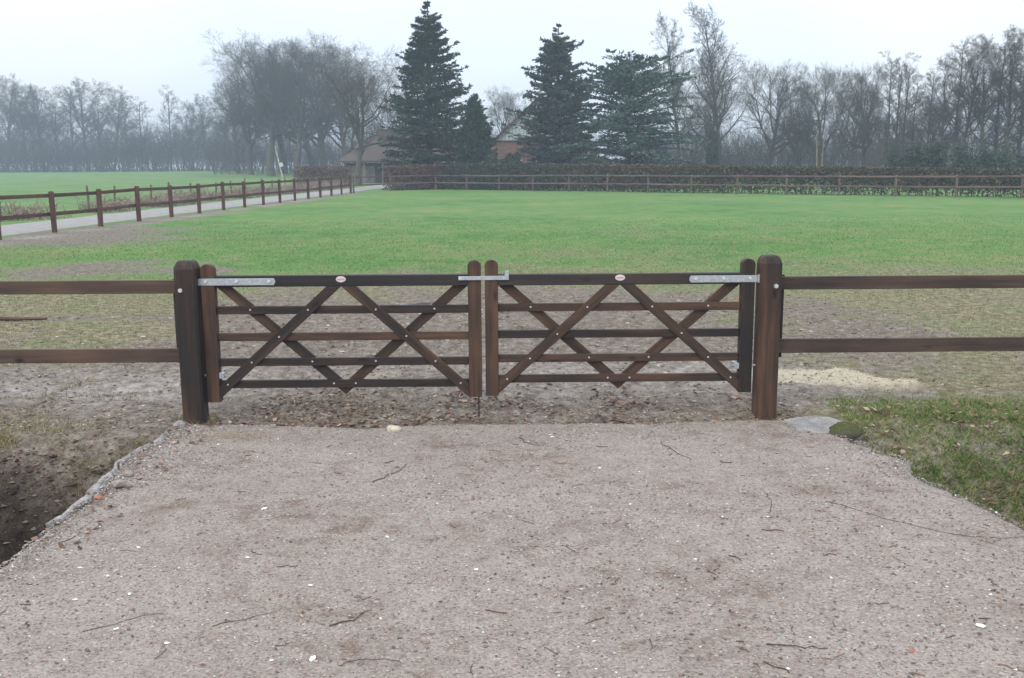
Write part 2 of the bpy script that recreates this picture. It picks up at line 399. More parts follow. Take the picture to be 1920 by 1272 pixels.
# ------------------------------------------------------------------ gravel driveway over the ditch
def deck_left(y): return -2.44 + 0.17 * (fbm(y * 2.3, 0 * y + 3.3, 41) - 0.5) - 0.05 * smooth(4.6, 2.5, y)
def deck_right(y): return np.interp(y, [-40, -4, 3, 4.9, 5.4, 6.05, 6.9, 7.08, 7.4], [9, 4.2, 2.95, 2.6, 2.47, 2.42, 2.18, 1.98, 1.9]) + 0.22 * (fbm(y * 3.4, 0 * y + 8.1, 43) - 0.5)
def deck_z(x, y):
    z = 0.022 + 0.03 * (fbm(x * 0.6, y * 0.6, 44) - 0.5) + 0.012 * (fbm(x * 5, y * 5, 45) - 0.5)
    edge = 7.02 + 0.25 * (fbm(x * 1.2, 0 * x + 5, 46) - 0.5)
    return z - 0.06 * smooth(edge - 0.12, edge + 0.12, y)
vy = np.concatenate([np.linspace(-30, 2.4, 40), np.linspace(2.44, 7.3, 150)])
uu = np.linspace(0, 1, 150)
U, YV = np.meshgrid(uu, vy)
XL, XR = deck_left(YV), deck_right(YV)
XV = XL + (XR - XL) * U
ZV = deck_z(XV, YV) - 0.03 * (smooth(0.03, 0.0, U) + smooth(0.97, 1.0, U))
ring = [np.stack([XV, YV, ZV], -1)]
nv_, nu_ = U.shape
di = np.arange(nv_ * nu_).reshape(nv_, nu_)
DV = np.stack([XV, YV, ZV], -1).reshape(-1, 3)
DF = np.stack([di[:-1, :-1], di[:-1, 1:], di[1:, 1:], di[1:, :-1]], -1).reshape(-1, 4)
per = np.concatenate([di[0, :], di[1:, -1], di[-1, -2::-1], di[-2:0:-1, 0]])
low = DV[per].copy(); low[:, 2] = -1.3; low[:, 0] *= 0.985
lowi = np.arange(len(per)) + len(DV)
SK = np.stack([per, lowi, np.roll(lowi, -1), np.roll(per, -1)], -1)
m, n, l, b = material('gravel_surface', 0.92, 0.2)
tc = n.new('ShaderNodeTexCoord'); pos = tc.outputs['Object']
v1 = n.new('ShaderNodeTexVoronoi'); v1.inputs['Scale'].default_value = 105; l.new(pos, v1.inputs['Vector'])
v2 = n.new('ShaderNodeTexVoronoi'); v2.inputs['Scale'].default_value = 48; l.new(pos, v2.inputs['Vector'])
big = noise(n, l, pos, 0.9, 4); mid = noise(n, l, pos, 6, 5, 0.7); fine = noise(n, l, pos, 170, 3, 0.7)
sepc = n.new('ShaderNodeSeparateColor'); l.new(v1.outputs['Color'], sepc.inputs['Color'])
st = ramp(n, [(0.0, (0.125, 0.107, 0.098)), (0.25, (0.225, 0.202, 0.188)), (0.6, (0.305, 0.281, 0.266)), (0.93, (0.37, 0.348, 0.332)), (0.96, (0.34, 0.22, 0.18)), (1.0, (0.56, 0.54, 0.52))])
l.new(sepc.outputs[0], st.inputs['Fac'])
sand = ramp(n, [(0.3, (0.215, 0.192, 0.180)), (0.7, (0.335, 0.312, 0.297))]); l.new(fine.outputs['Fac'], sand.inputs['Fac'])
base = mixc(n, l, 0.55, sand.outputs['Color'], st.outputs['Color'])
tone = ramp(n, [(0.37, (0.68, 0.57, 0.48)), (0.46, (0.97, 0.91, 0.84)), (0.58, (1.12, 1.09, 1.02))])
l.new(math_node(n, l, 'ADD', math_node(n, l, 'MULTIPLY', big.outputs['Fac'], 0.45), math_node(n, l, 'MULTIPLY', mid.outputs['Fac'], 0.55)), tone.inputs['Fac'])
l.new(mixc(n, l, 1.0, base, tone.outputs['Color'], 'MULTIPLY'), b.inputs['Base Color'])
hh = math_node(n, l, 'ADD', math_node(n, l, 'MULTIPLY', v1.outputs['Distance'], -0.6), math_node(n, l, 'MULTIPLY', v2.outputs['Distance'], -0.5))
hh = math_node(n, l, 'ADD', hh, math_node(n, l, 'MULTIPLY', fine.outputs['Fac'], 0.5))
bump(n, l, b, hh, 0.8, 0.010)
driveway = build('driveway', np.concatenate([DV, low]), np.concatenate([DF, SK]), m, None, True)
tag(driveway, kind='structure')

# lane on the far side of the paddock fence
def fence_x(y): return -13.55 + 0.052 * (y - 26.4)
ly = np.linspace(4, 118, 90)
lx0 = fence_x(ly) - 0.75 + 0.25 * (fbm(ly * 0.5, 0 * ly, 51) - 0.5)
lx1 = fence_x(ly) - 3.65 + 0.5 * (fbm(ly * 0.4, 0 * ly + 4, 52) - 0.5)
LU = np.linspace(0, 1, 9)
LX = lx0[:, None] * (1 - LU) + lx1[:, None] * LU
LY = np.repeat(ly[:, None], 9, 1)
LZ = ground_z(LX, LY) + 0.03 - 0.05 * (np.abs(LU - 0.5) * 2) ** 6 + 0.02
li = np.arange(LX.size).reshape(LX.shape)
LANE = plain('lane_surface', (0.27, 0.262, 0.255), 0.9, 0, 0.15, 2.5, 0.2)
lane = build('lane', np.stack([LX, LY, LZ], -1), np.stack([li[:-1, :-1], li[1:, :-1], li[1:, 1:], li[:-1, 1:]], -1).reshape(-1, 4), LANE, None, True)
tag(lane, kind='structure')

# broken concrete edge of the culvert
ky = np.linspace(4.95, 7.12, 110)
kw = 0.052 * (0.1 + 1.8 * fbm(ky * 3.1, 0 * ky + 2, 61)) * smooth(4.9, 5.2, ky)
kw *= 0.35 + 0.9 * smooth(0.35, 0.6, fbm(ky * 1.7, 0 * ky + 7, 63))
KV = []
for i, y in enumerate(ky):
    xc = float(deck_left(np.array([y]))[0]) - 0.012 + (0.03 if y > 6.9 else 0)
    for k in range(8):
        a = 2 * pi * k / 8 + pi / 8
        rr = 1 + 1.3 * (float(fbm(y * 5.5 + k * 3.7, k * 1.9, 62)) - 0.5) + 0.25 * (random.Random(i * 8 + k).random() - 0.5)
        KV.append((xc + kw[i] * rr * 1.2 * cos(a), y, 0.002 + 0.024 * rr * sin(a) - (0.10 if sin(a) < -0.5 else 0)))
ki = np.arange(len(ky) * 8).reshape(-1, 8)
KF = np.stack([ki[:-1], np.roll(ki[:-1], -1, 1), np.roll(ki[1:], -1, 1), ki[1:]], -1).reshape(-1, 4)
CONCRETE = plain('old_concrete', (0.27, 0.262, 0.255), 0.9, 0, 0.5, 22, 0.2)
kerb = build('kerb', KV, KF, CONCRETE, None, True)
tag(kerb, kind='structure')

# ------------------------------------------------------------------ wooden pieces
def prism(name, poly, thick, mat, parent, origin=(0, 0, 0), ang=0.0, bev=0.004):
    """poly in (u, v): u along the grain at angle ang in the thing's x-z plane; thickness along its depth"""
    bm = bmesh.new()
    a = [bm.verts.new((u, v, -thick / 2)) for u, v in poly]
    c = [bm.verts.new((u, v, thick / 2)) for u, v in poly]
    bm.faces.new(a[::-1]); bm.faces.new(c)
    k = len(poly)
    for i in range(k):
        bm.faces.new((a[i], a[(i + 1) % k], c[(i + 1) % k], c[i]))
    if bev: bmesh.ops.bevel(bm, geom=bm.edges[:], offset=bev, segments=1, affect='EDGES', clamp_overlap=True)
    o = from_bm(name, bm, mat, parent)
    ca, sa = cos(ang), sin(ang)
    o.matrix_local = Matrix(((ca, -sa, 0, origin[0]), (0, 0, -1, origin[1]), (sa, ca, 0, origin[2]), (0, 0, 0, 1)))
    return o
def rect(L, W): return [(-L / 2, -W / 2), (L / 2, -W / 2), (L / 2, W / 2), (-L / 2, W / 2)]
def clip(poly, nx, nz, d):
    """keep the part of the polygon where nx*x + nz*z <= d"""
    out = []
    for i in range(len(poly)):
        p, q = poly[i], poly[(i + 1) % len(poly)]
        fp, fq = nx * p[0] + nz * p[1] - d, nx * q[0] + nz * q[1] - d
        if fp <= 0: out.append(p)
        if fp * fq < 0:
            t = fp / (fp - fq); out.append((p[0] + t * (q[0] - p[0]), p[1] + t * (q[1] - p[1])))
    return out
def tube(name, pts, r, mat, parent=None, sides=8):
    pts = [Vector(p) for p in pts]; V = []; Fq = []
    rs = r if isinstance(r, (list, tuple)) else [r] * len(pts)
    for i, p in enumerate(pts):
        d = (pts[min(i + 1, len(pts) - 1)] - pts[max(i - 1, 0)]).normalized()
        ref = Vector((0, 0, 1)) if abs(d.z) < 0.9 else Vector((1, 0, 0))
        s = d.cross(ref).normalized(); t = s.cross(d)
        for k in range(sides):
            a = 2 * pi * k / sides
            V.append(p + (s * cos(a) + t * sin(a)) * rs[i])
    bm = bmesh.new(); vs = [bm.verts.new(v) for v in V]
    for i in range(len(pts) - 1):
        for k in range(sides):
            bm.faces.new((vs[i * sides + k], vs[i * sides + (k + 1) % sides], vs[(i + 1) * sides + (k + 1) % sides], vs[(i + 1) * sides + k]))
    bm.faces.new(vs[:sides][::-1]); bm.faces.new(vs[-sides:])
    return from_bm(name, bm, mat, parent)
def disc_mesh(r, t, sides=8):
    bm = bmesh.new()
    bmesh.ops.create_cone(bm, cap_ends=True, segments=sides, radius1=r, radius2=r * 0.8, depth=t)
    bmesh.ops.rotate(bm, verts=bm.verts[:], cent=(0, 0, 0), matrix=Matrix.Rotation(pi / 2, 3, 'X'))
    me = bpy.data.meshes.new('bolt'); bm.to_mesh(me); bm.free(); me.materials.append(ZINC); return me
BOLT_S, BOLT_M, BOLT_L = disc_mesh(0.0075, 0.008), disc_mesh(0.013, 0.012, 6), disc_mesh(0.019, 0.016, 6)
def bolt(me, parent, loc):
    o = bpy.data.objects.new('bolt', me); COL.objects.link(o); o.parent = parent; o.location = loc; return o

def post_mesh(name, w, L, mat, parent, loc, crown=0.055, bev=0.16, rz=0.0, below=0.4):
    """square post with eased corners and a rounded, chamfered head; grain upwards"""
    st = [(-below, 1.0), (L - crown, 1.0), (L - crown * 0.9, 0.985), (L - crown * 0.45, 0.88), (L - crown * 0.14, 0.74), (L, 0.56)]
    h = w / 2; c = h * bev
    sq = [(h, -h + c), (h, h - c), (h - c, h), (-h + c, h), (-h, h - c), (-h, -h + c), (-h + c, -h), (h - c, -h)]
    bm = bmesh.new(); rings = []
    for u, s in st: rings.append([bm.verts.new((u, p * s, q * s)) for p, q in sq])
    for a_, b_ in zip(rings, rings[1:]):
        for k in range(8): bm.faces.new((a_[k], a_[(k + 1) % 8], b_[(k + 1) % 8], b_[k]))
    bm.faces.new(rings[0][::-1]); bm.faces.new(rings[-1])
    o = from_bm(name, bm, mat, parent)
    o.matrix_local = Matrix.Translation(loc) @ Matrix.Rotation(rz, 4, 'Z') @ Matrix.Rotation(-pi / 2, 4, 'Y')
    return o

# ------------------------------------------------------------------ the gate
ROT = 0.012
def gate_leaf(loc, sgn, Lc, rail_z, z_hinge, z_lock, label, strap, rot):
    root = empty('gate_leaf', loc, rot)
    tag(root, label, 'gate')
    sw, sd = 0.096, 0.070                      # stile width, depth
    rd, bd = 0.032, 0.022                      # rail depth, brace depth
    X_ = lambda x: sgn * x
    def stile(x, z0, z1):
        L = z1 - z0; h = sw / 2
        poly = [(-L / 2, -h), (L / 2 - h * 0.8, -h)] + [(L / 2 - h * 0.8 + h * 0.8 * sin(t), -h * cos(t)) for t in np.linspace(0.25, pi - 0.25, 8)] + [(L / 2 - h * 0.8, h), (-L / 2, h)]
        prism('stile', poly, sd, WOOD, root, (X_(x), 0, (z0 + z1) / 2), pi / 2, 0.003)
    stile(0, *z_hinge); stile(Lc, *z_lock)
    xi, xo = sw / 2, Lc - sw / 2
    top = rail_z[0]
    prism('top_rail', rect(xo - xi, 0.080), 0.066, WOOD_TOP, root, (X_((xi + xo) / 2), 0, top), 0)
    for z in rail_z[1:]:
        prism('rail', rect(xo - xi, 0.058), rd, WOOD, root, (X_((xi + xo) / 2), 0, z), 0, 0.003)
    zb = rail_z[-1]; zt = top - 0.0405
    xm = (xi + xo) / 2
    W = 0.072
    def brace(p, q, y, clips, nm='brace'):
        dx, dz = q[0] - p[0], q[1] - p[1]; L = math.hypot(dx, dz); ux, uz = dx / L, dz / L
        e = 0.25
        c = [(p[0] - ux * e - uz * -W / 2 * -1, 0)]
        poly = []
        for s, t in ((-e, -W / 2), (L + e, -W / 2), (L + e, W / 2), (-e, W / 2)):
            poly.append((p[0] + ux * s - uz * t, p[1] + uz * s + ux * t))
        for cl in clips: poly = clip(poly, *cl)
        poly = [(X_(a), z) for a, z in poly]
        cx = sum(a for a, _ in poly) / len(poly); cz = sum(z for _, z in poly) / len(poly)
        an = math.atan2(dz, sgn * dx)
        ca, sa = cos(an), sin(an)
        uv = [((a - cx) * ca + (z - cz) * sa, -(a - cx) * sa + (z - cz) * ca) for a, z in poly]
        ar = sum(uv[i][0] * uv[(i + 1) % len(uv)][1] - uv[(i + 1) % len(uv)][0] * uv[i][1] for i in range(len(uv)))
        if ar < 0: uv = uv[::-1]
        prism(nm, uv, bd, WOOD, root, (cx, y, cz), an, 0.003)
    yf_, yb_ = -(rd + bd) / 2 - 0.0005, (rd + bd) / 2 + 0.0005
    # front pair: from under the middle of the top rail down to the stiles
    A, B = (xm - 0.055, zt), (xi, zb - 0.055)
    C_, D_ = (xm + 0.055, zt), (xo, zb - 0.055)
    brace(A, B, yf_, [(0, 1, zt), (-1, 0, -xi), (1, 0, xm - 0.001)])
    brace(C_, D_, yf_, [(0, 1, zt), (1, 0, xo), (-1, 0, -(xm + 0.001))])
    # rear pair: from the stiles' heads down to a point under the bottom rail
    E_, G_ = (xi + 0.05, zt), (xm, zb - 0.04)
    H_ = (xo - 0.05, zt)
    brace(E_, G_, yb_, [(0, 1, zt), (-1, 0, -xi), (1, 0, xm - 0.001)])
    brace(H_, G_, yb_, [(0, 1, zt), (1, 0, xo), (-1, 0, -(xm + 0.001))])
    # bolt heads where braces cross the rails
    def cross(p, q, z): return p[0] + (q[0] - p[0]) * (z - p[1]) / (q[1] - p[1])
    for z in rail_z[1:]:
        for p, q in ((A, B), (C_, D_)):
            x = cross(p, q, z)
            if xi + 0.02 < x < xo - 0.02: bolt(BOLT_S, root, (X_(x), yf_ - bd / 2 - 0.003, z + 0.004))
        for p, q in ((E_, G_), (H_, G_)):
            x = cross(p, q, z)
            x += -0.035 if (z == zb and p is E_) else (0.035 if z == zb else 0)
            if all(abs(x - cross(a_, b_, z)) > 0.06 for a_, b_ in ((A, B), (C_, D_))):
                bolt(BOLT_S, root, (X_(x), -rd / 2 - 0.003, z + 0.004))
    # strap hinge
    x0, x1 = -0.065, strap; hh = 0.025
    poly = [(X_(x0), -hh), (X_(x1 - 0.012), -hh), (X_(x1), -0.010), (X_(x1), 0.010), (X_(x1 - 0.012), hh), (X_(x0), hh)]
    st = prism('hinge_strap', poly if sgn > 0 else poly[::-1], 0.007, GALV, root, (0, -sd / 2 - 0.0045, top - 0.002), 0, 0.0015)
    for xb in (x0 + 0.055, (x0 + x1) / 2, x1 - 0.045):
        bolt(BOLT_M, root, (X_(xb), -sd / 2 - 0.012, top + 0.001))
    tube('hinge_pin', [(X_(x0 - 0.012), -sd / 2 - 0.003, top - 0.03), (X_(x0 - 0.012), -sd / 2 - 0.003, top + 0.028)], 0.012, GALV, root)
    zl = z_hinge[0] + 0.20
    tube('hinge_rod', [(X_(-0.085), -0.012, zl), (X_(sw / 2 + 0.045), -0.012, zl)], 0.009, GALV, root)
    prism('hinge_plate', rect(0.034, 0.042), 0.05, GALV, root, (X_(sw / 2 + 0.017), -0.014, zl), 0, 0.002)
    # oval maker's plate in the middle of the top rail
    ell = [(0.036 * cos(t), 0.022 * sin(t)) for t in np.linspace(0, 2 * pi, 20, endpoint=False)]
    pl = prism('badge_plate', ell, 0.004, BADGE, root, (X_(xm), -0.0355, top + 0.012), 0, 0.001)
    prism('badge_band', rect(0.05, 0.012), 0.002, BADGE_IN, pl, (0, 0, 0), 0, 0).matrix_local = Matrix.Translation((0, 0, 0.0032))
    return root

left_leaf = gate_leaf((-2.195, 7.185, 0), 1, 1.925, [1.038, 0.825, 0.628, 0.440, 0.275], (0.145, 1.165), (0.172, 1.180),
                      'left leaf of the dark wooden double gate, carrying the sliding latch bar', 0.49, 0.007)
right_leaf = gate_leaf((1.715, 7.215, 0), -1, 1.862, [1.036, 0.832, 0.635, 0.455, 0.302], (0.190, 1.178), (0.180, 1.182),
                       'right leaf of the dark wooden double gate, beside the thick post near the straw', 0.43, 0.010)
# latch across the two meeting stiles, drop bolt at the foot
lat = [(-0.185, -0.014), (0.180, -0.014), (0.180, 0.052), (0.152, 0.052), (0.152, 0.014), (-0.185, 0.014)]
prism('latch_bar', lat, 0.014, GALV, left_leaf, (1.995, -0.046, 1.052), 0.0, 0.002)
bolt(BOLT_M, left_leaf, (1.825, -0.052, 1.052))
tube('drop_bolt', [(1.945, 0.045, 0.0), (1.945, 0.045, 0.42)], 0.006, IRON, left_leaf)

def gate_post(x, y, L, label, side):
    root = empty('gate_post', (x, y, 0), ROT)
    tag(root, label, 'post', 'the two gate posts')
    post_mesh('post_shaft', 0.154, L, WOOD, root, (0, 0, 0), 0.06, 0.20)
    bolt(BOLT_L, root, (side * 0.033, -0.081, 0.985))
    return root
gate_post(-2.335, 7.150, 1.195, 'thick square gate post standing by the dark ditch, at the left leaf', -1)
gate_post(1.868, 7.200, 1.203, 'thick square gate post standing by the concrete slab, at the right leaf', 1)

# roadside fence running on from both gate posts
def side_fence(name_label, x0, x1, y0, y1, zr, batten_x):
    L = x1 - x0; rot = math.atan2(y1 - y0, L)
    root = empty('rail_fence', (x0, y0, 0), rot)
    tag(root, name_label, 'fence')
    for z, h in zr:
        prism('rail', rect(abs(L), h), 0.036, WOOD_RAIL, root, (L / 2 if L > 0 else L / 2, 0.0, z), 0, 0.004)
    prism('batten', rect(0.62, 0.065), 0.05, WOOD, root, (batten_x, 0.044, 0.735), pi / 2, 0.004)
    post_mesh('post', 0.13, 1.15, WOOD, root, (L - 0.09 * (1 if L > 0 else -1), 0.085, 0), 0.04, 0.2)
    return root
f = side_fence('two-rail dark wooden fence beside the ditch, left of the gate', -5.05, -2.425, 7.27, 7.275, [(0.990, 0.098), (0.478, 0.104)], 2.62 - 0.034)
# its free end is the far left one: move the end post there
for c in f.children:
    if c.name.startswith('post'): c.matrix_local = Matrix.Translation((0.09, 0.085, 0)) @ Matrix.Rotation(-pi / 2, 4, 'Y')
f = side_fence('two-rail dark wooden fence beside the grassy bank, right of the gate', 1.955, 4.95, 7.305, 7.34, [(0.986, 0.096), (0.516, 0.105)], 0.030)

# ------------------------------------------------------------------ paddock fences
def rail_between(root, p, q, z, h, d, mat):
    v = Vector((q[0] - p[0], q[1] - p[1], 0)); L = v.length
    o = prism('rail', rect(L - 0.006, h), d, mat, root, (0, 0, 0), 0, 0.012)
    zp, zq = (z + (0 if len(p) < 3 else p[2]), z + (0 if len(q) < 3 else q[2]))
    a = math.atan2(v.y, v.x)
    o.matrix_local = Matrix.Translation(((p[0] + q[0]) / 2, (p[1] + q[1]) / 2, (zp + zq) / 2)) @ Matrix.Rotation(a, 4, 'Z') @ Matrix.Rotation(-math.atan2(zq - zp, L), 4, 'Y') @ Matrix.Rotation(pi / 2, 4, 'X')
def paddock_fence(label, pts, off, mat, w, hp, zs, rh, seed):
    root = empty('paddock_fence'); tag(root, label, 'fence')
    rr = random.Random(seed); first = None
    P_ = [(x, y, float(ground_z(x, y)) + rr.uniform(-0.02, 0.02)) for x, y in pts]
    for i, p in enumerate(P_):
        if first is None:
            first = post_mesh('post', w, hp, mat, root, (0, 0, 0), 0.03, 0.2)
            o = first
        else:
            o = first.copy(); COL.objects.link(o); o.parent = root
        o.matrix_local = Matrix.Translation((p[0], p[1], p[2])) @ Matrix.Rotation(rr.uniform(-0.2, 0.2), 4, 'Z') @ Matrix.Rotation(rr.uniform(-.012, .012), 4, 'X') @ Matrix.Rotation(-pi / 2 + rr.uniform(-.012, .012), 4, 'Y')
    for p, q in zip(P_, P_[1:]):
        for z in zs:
            rail_between(root, (p[0] + off[0], p[1] + off[1], p[2]), (q[0] + off[0], q[1] + off[1], q[2]), z, rh, 0.05, mat)
    return root
left_pts = [(float(fence_x(26.4 + 2.95 * k)), 26.4 + 2.95 * k) for k in range(-4, 16)]
paddock_fence('long brown two-rail fence running along the lane to the hedge corner', left_pts, (-0.085, 0), WOOD_RED, 0.13, 1.22, (1.09, 0.55), 0.11, 3)
cx0, cy0 = left_pts[-1]
back = [(cx0 + 0.12, cy0 + 0.5), (-9.2, 76.8)] + [(-6 + 33 * k / 13, 80.5 - 27.3 * k / 13) for k in range(0, 19)]
paddock_fence('long grey-brown two-rail fence in front of the hedge at the back of the field', back, (-0.06, -0.07), WOOD_OLD, 0.12, 1.22, (1.12, 0.56), 0.10, 4)

# stakes and wire on the far side of the lane
root = empty('wire_fence'); tag(root, 'thin old stake and wire fence beyond the lane, half lost in brambles', 'fence')
rr = random.Random(9); stakes = []
for k in range(20):
    y = 33 + 3.1 * k + rr.uniform(-0.4, 0.4); x = float(fence_x(y)) - 5.1 + rr.uniform(-0.2, 0.2)
    h = rr.uniform(0.95, 1.2); tl = rr.uniform(-0.06, 0.06)
    tube('stake', [(x, y, -0.3), (x + tl * 0.5, y, h * 0.5), (x + tl, y, h)], [0.05, 0.048, 0.044], WOOD_OLD, root, 6)
    stakes.append((x + tl * 0.8, y, h))
for z in (0.45, 0.8):
    tube('wire', [(x + 0.05, y, z) for x, y, h in stakes], 0.006, WIRE, root, 3)

# ------------------------------------------------------------------ plants
def norm(v): return v / np.maximum(np.linalg.norm(v, axis=-1, keepdims=True), 1e-9)
def tubes(P_, R_, sides):
    """many tapering tubes at once: P_ (N,K,3), R_ (N,K) -> verts, quads"""
    N, K, _ = P_.shape
    T = np.empty_like(P_); T[:, 1:-1] = P_[:, 2:] - P_[:, :-2]; T[:, 0] = P_[:, 1] - P_[:, 0]; T[:, -1] = P_[:, -1] - P_[:, -2]
    T = norm(T)
    ref = np.where(np.abs(T[..., 2:3]) < 0.85, np.array([0, 0, 1.0]), np.array([1.0, 0, 0]))
    S = norm(np.cross(T, ref)); B = np.cross(S, T)
    a = np.arange(sides) * 2 * pi / sides
    V = P_[:, :, None, :] + R_[:, :, None, None] * (S[:, :, None, :] * np.cos(a)[None, None, :, None] + B[:, :, None, :] * np.sin(a)[None, None, :, None])
    i = np.arange(N * K * sides).reshape(N, K, sides)
    j = np.roll(i, -1, 2)
    Fq = np.stack([i[:, :-1], j[:, :-1], j[:, 1:], i[:, 1:]], -1).reshape(-1, 4)
    return V.reshape(-1, 3), Fq
def ribbons(P_, R_, rng):
    N, K, _ = P_.shape
    D = norm(P_[:, -1] - P_[:, 0]); S = norm(np.cross(D, rng.normal(size=(N, 3))))
    V = np.stack([P_ - S[:, None] * R_[..., None], P_ + S[:, None] * R_[..., None]], 2)
    i = np.arange(N * K * 2).reshape(N, K, 2)
    Fq = np.stack([i[:, :-1, 0], i[:, :-1, 1], i[:, 1:, 1], i[:, 1:, 0]], -1).reshape(-1, 4)
    return V.reshape(-1, 3), Fq
def joinm(parts):
    V = []; Fq = []; o = 0
    for v, f_ in parts:
        V.append(v); Fq.append(f_ + o); o += len(v)
    return np.concatenate(V), np.concatenate(Fq)
def grow(rng, P_, R_, nch, t0, t1, ratio, ang, trop, wob, K, rmul=0.55, rend=0.25, fall=0.5, minr=0.004, shape=None):
    N, KP, _ = P_.shape
    t = t0 + (t1 - t0) * ((np.arange(nch)[None] + rng.random((N, nch))) / nch)
    s = t * (KP - 1); i0 = np.clip(s.astype(int), 0, KP - 2); fr = (s - i0)[..., None]
    ar = np.arange(N)[:, None]
    pos = P_[ar, i0] * (1 - fr) + P_[ar, i0 + 1] * fr
    tan = norm(P_[ar, i0 + 1] - P_[ar, i0])
    rad = R_[ar, i0] * (1 - fr[..., 0]) + R_[ar, i0 + 1] * fr[..., 0]
    plen = np.linalg.norm(np.diff(P_, axis=1), axis=2).sum(1)[:, None]
    az = np.arange(nch)[None] * 2.399 + rng.random((N, 1)) * 6.28 + rng.normal(size=(N, nch)) * 0.5
    ref = np.where(np.abs(tan[..., 2:3]) < 0.9, np.array([0, 0, 1.0]), np.array([1.0, 0, 0]))
    S = norm(np.cross(tan, ref)); B = np.cross(S, tan)
    an = ang[0] + (ang[1] - ang[0]) * rng.random((N, nch)); an = an[..., None]
    d = tan * np.cos(an) + (S * np.cos(az)[..., None] + B * np.sin(az)[..., None]) * np.sin(an)
    L = plen * ratio * (shape(t) if shape else (1 - fall * t)) * (0.65 + 0.7 * rng.random((N, nch)))
    d = d.reshape(-1, 3); p = pos.reshape(-1, 3); L = L.reshape(-1); r0 = np.maximum(rad.reshape(-1) * rmul, minr)
    Q = [p]
    for k in range(K - 1):
        d = norm(d + rng.normal(size=d.shape) * wob + np.array([0, 0, trop]))
        p = p + d * (L / (K - 1))[:, None]; Q.append(p)
    Q = np.stack(Q, 1)
    R2 = r0[:, None] * np.linspace(1, rend, K)[None]
    return Q, np.maximum(R2, minr * 0.6)

def bare_tree(name, seed, kind, trunk_mat=BARK, twig_mat=BARK_TWIG):
    """leafless tree of nominal height 16: trunk and a crown of limbs, branches and twigs"""
    rng = np.random.default_rng(seed)
    cfg = dict(
        oak=dict(h=9.5, r=0.40, lean=.10, n1=14, t=(0.30, 1.0), ratio=0.98, ang=(0.45, 1.25), trop=0.09, wob=0.20, fall=0.35, n=(9, 8, 7, 4)),
        wood=dict(h=13.5, r=0.24, lean=.06, n1=22, t=(0.34, 1.0), ratio=0.42, ang=(0.5, 1.15), trop=0.10, wob=0.18, fall=0.45, n=(8, 7, 6, 3)),
        slim=dict(h=15.8, r=0.15, lean=.03, n1=40, t=(0.20, 0.99), ratio=0.25, ang=(0.8, 1.3), trop=0.06, wob=0.14, fall=0.62, n=(8, 7, 5, 0)),
        birch=dict(h=15.6, r=0.20, lean=.05, n1=34, t=(0.24, 0.99), ratio=0.36, ang=(0.45, 0.95), trop=0.06, wob=0.12, fall=0.66, n=(10, 8, 6, 0)),
    )[kind]
    K0 = 9; p = np.zeros(3); d = np.array([0, 0, 1.0]); pts = [p]
    for k in range(K0 - 1):
        d = norm(d + rng.normal(size=3) * cfg['lean'] + np.array([0, 0, 0.15])); p = p + d * cfg['h'] / (K0 - 1); pts.append(p)
    P0 = np.array(pts)[None]; R0 = (cfg['r'] * np.array([1.25, 1.0, .93, .86, .78, .66, .52, .34, .10 if kind != 'oak' else .22]))[None]
    P1, R1 = grow(rng, P0, R0, cfg['n1'], *cfg['t'], cfg['ratio'], cfg['ang'], cfg['trop'], cfg['wob'], 7, 0.55, 0.2, cfg['fall'], 0.02)
    n2, n3, n4, n5 = cfg['n']
    P2, R2 = grow(rng, P1, R1, n2, 0.22, 1.0, 0.48, (0.4, 1.0), 0.08, 0.20, 5, 0.6, 0.25, 0.4, 0.012)
    P3, R3 = grow(rng, P2, R2, n3, 0.2, 1.0, 0.50, (0.4, 1.0), 0.06, 0.22, 4, 0.6, 0.3, 0.35, 0.009)
    P4, R4 = grow(rng, P3, R3, n4, 0.2, 1.0, 0.55, (0.4, 1.0), 0.04, 0.2, 3, 0.65, 0.4, 0.3, 0.007)
    parts = [tubes(P1, R1, 5), tubes(P2, R2, 4), tubes(P3, R3, 3), ribbons(P4, R4, rng)]
    if n5:
        P5, R5 = grow(rng, P4, R4, n5, 0.2, 1.0, 0.6, (0.4, 1.0), 0.02, 0.1, 2, 0.8, 0.5, 0.2, 0.006)
        parts.append(ribbons(P5, R5, rng))
    V, Fq = joinm(parts)
    root = empty(name)
    build('trunk', *tubes(P0, R0, 9), trunk_mat, root, True)
    build('crown', V, Fq, twig_mat, root, True)
    top = max(V[:, 2].max(), P0[0, -1, 2])
    return root, float(top)

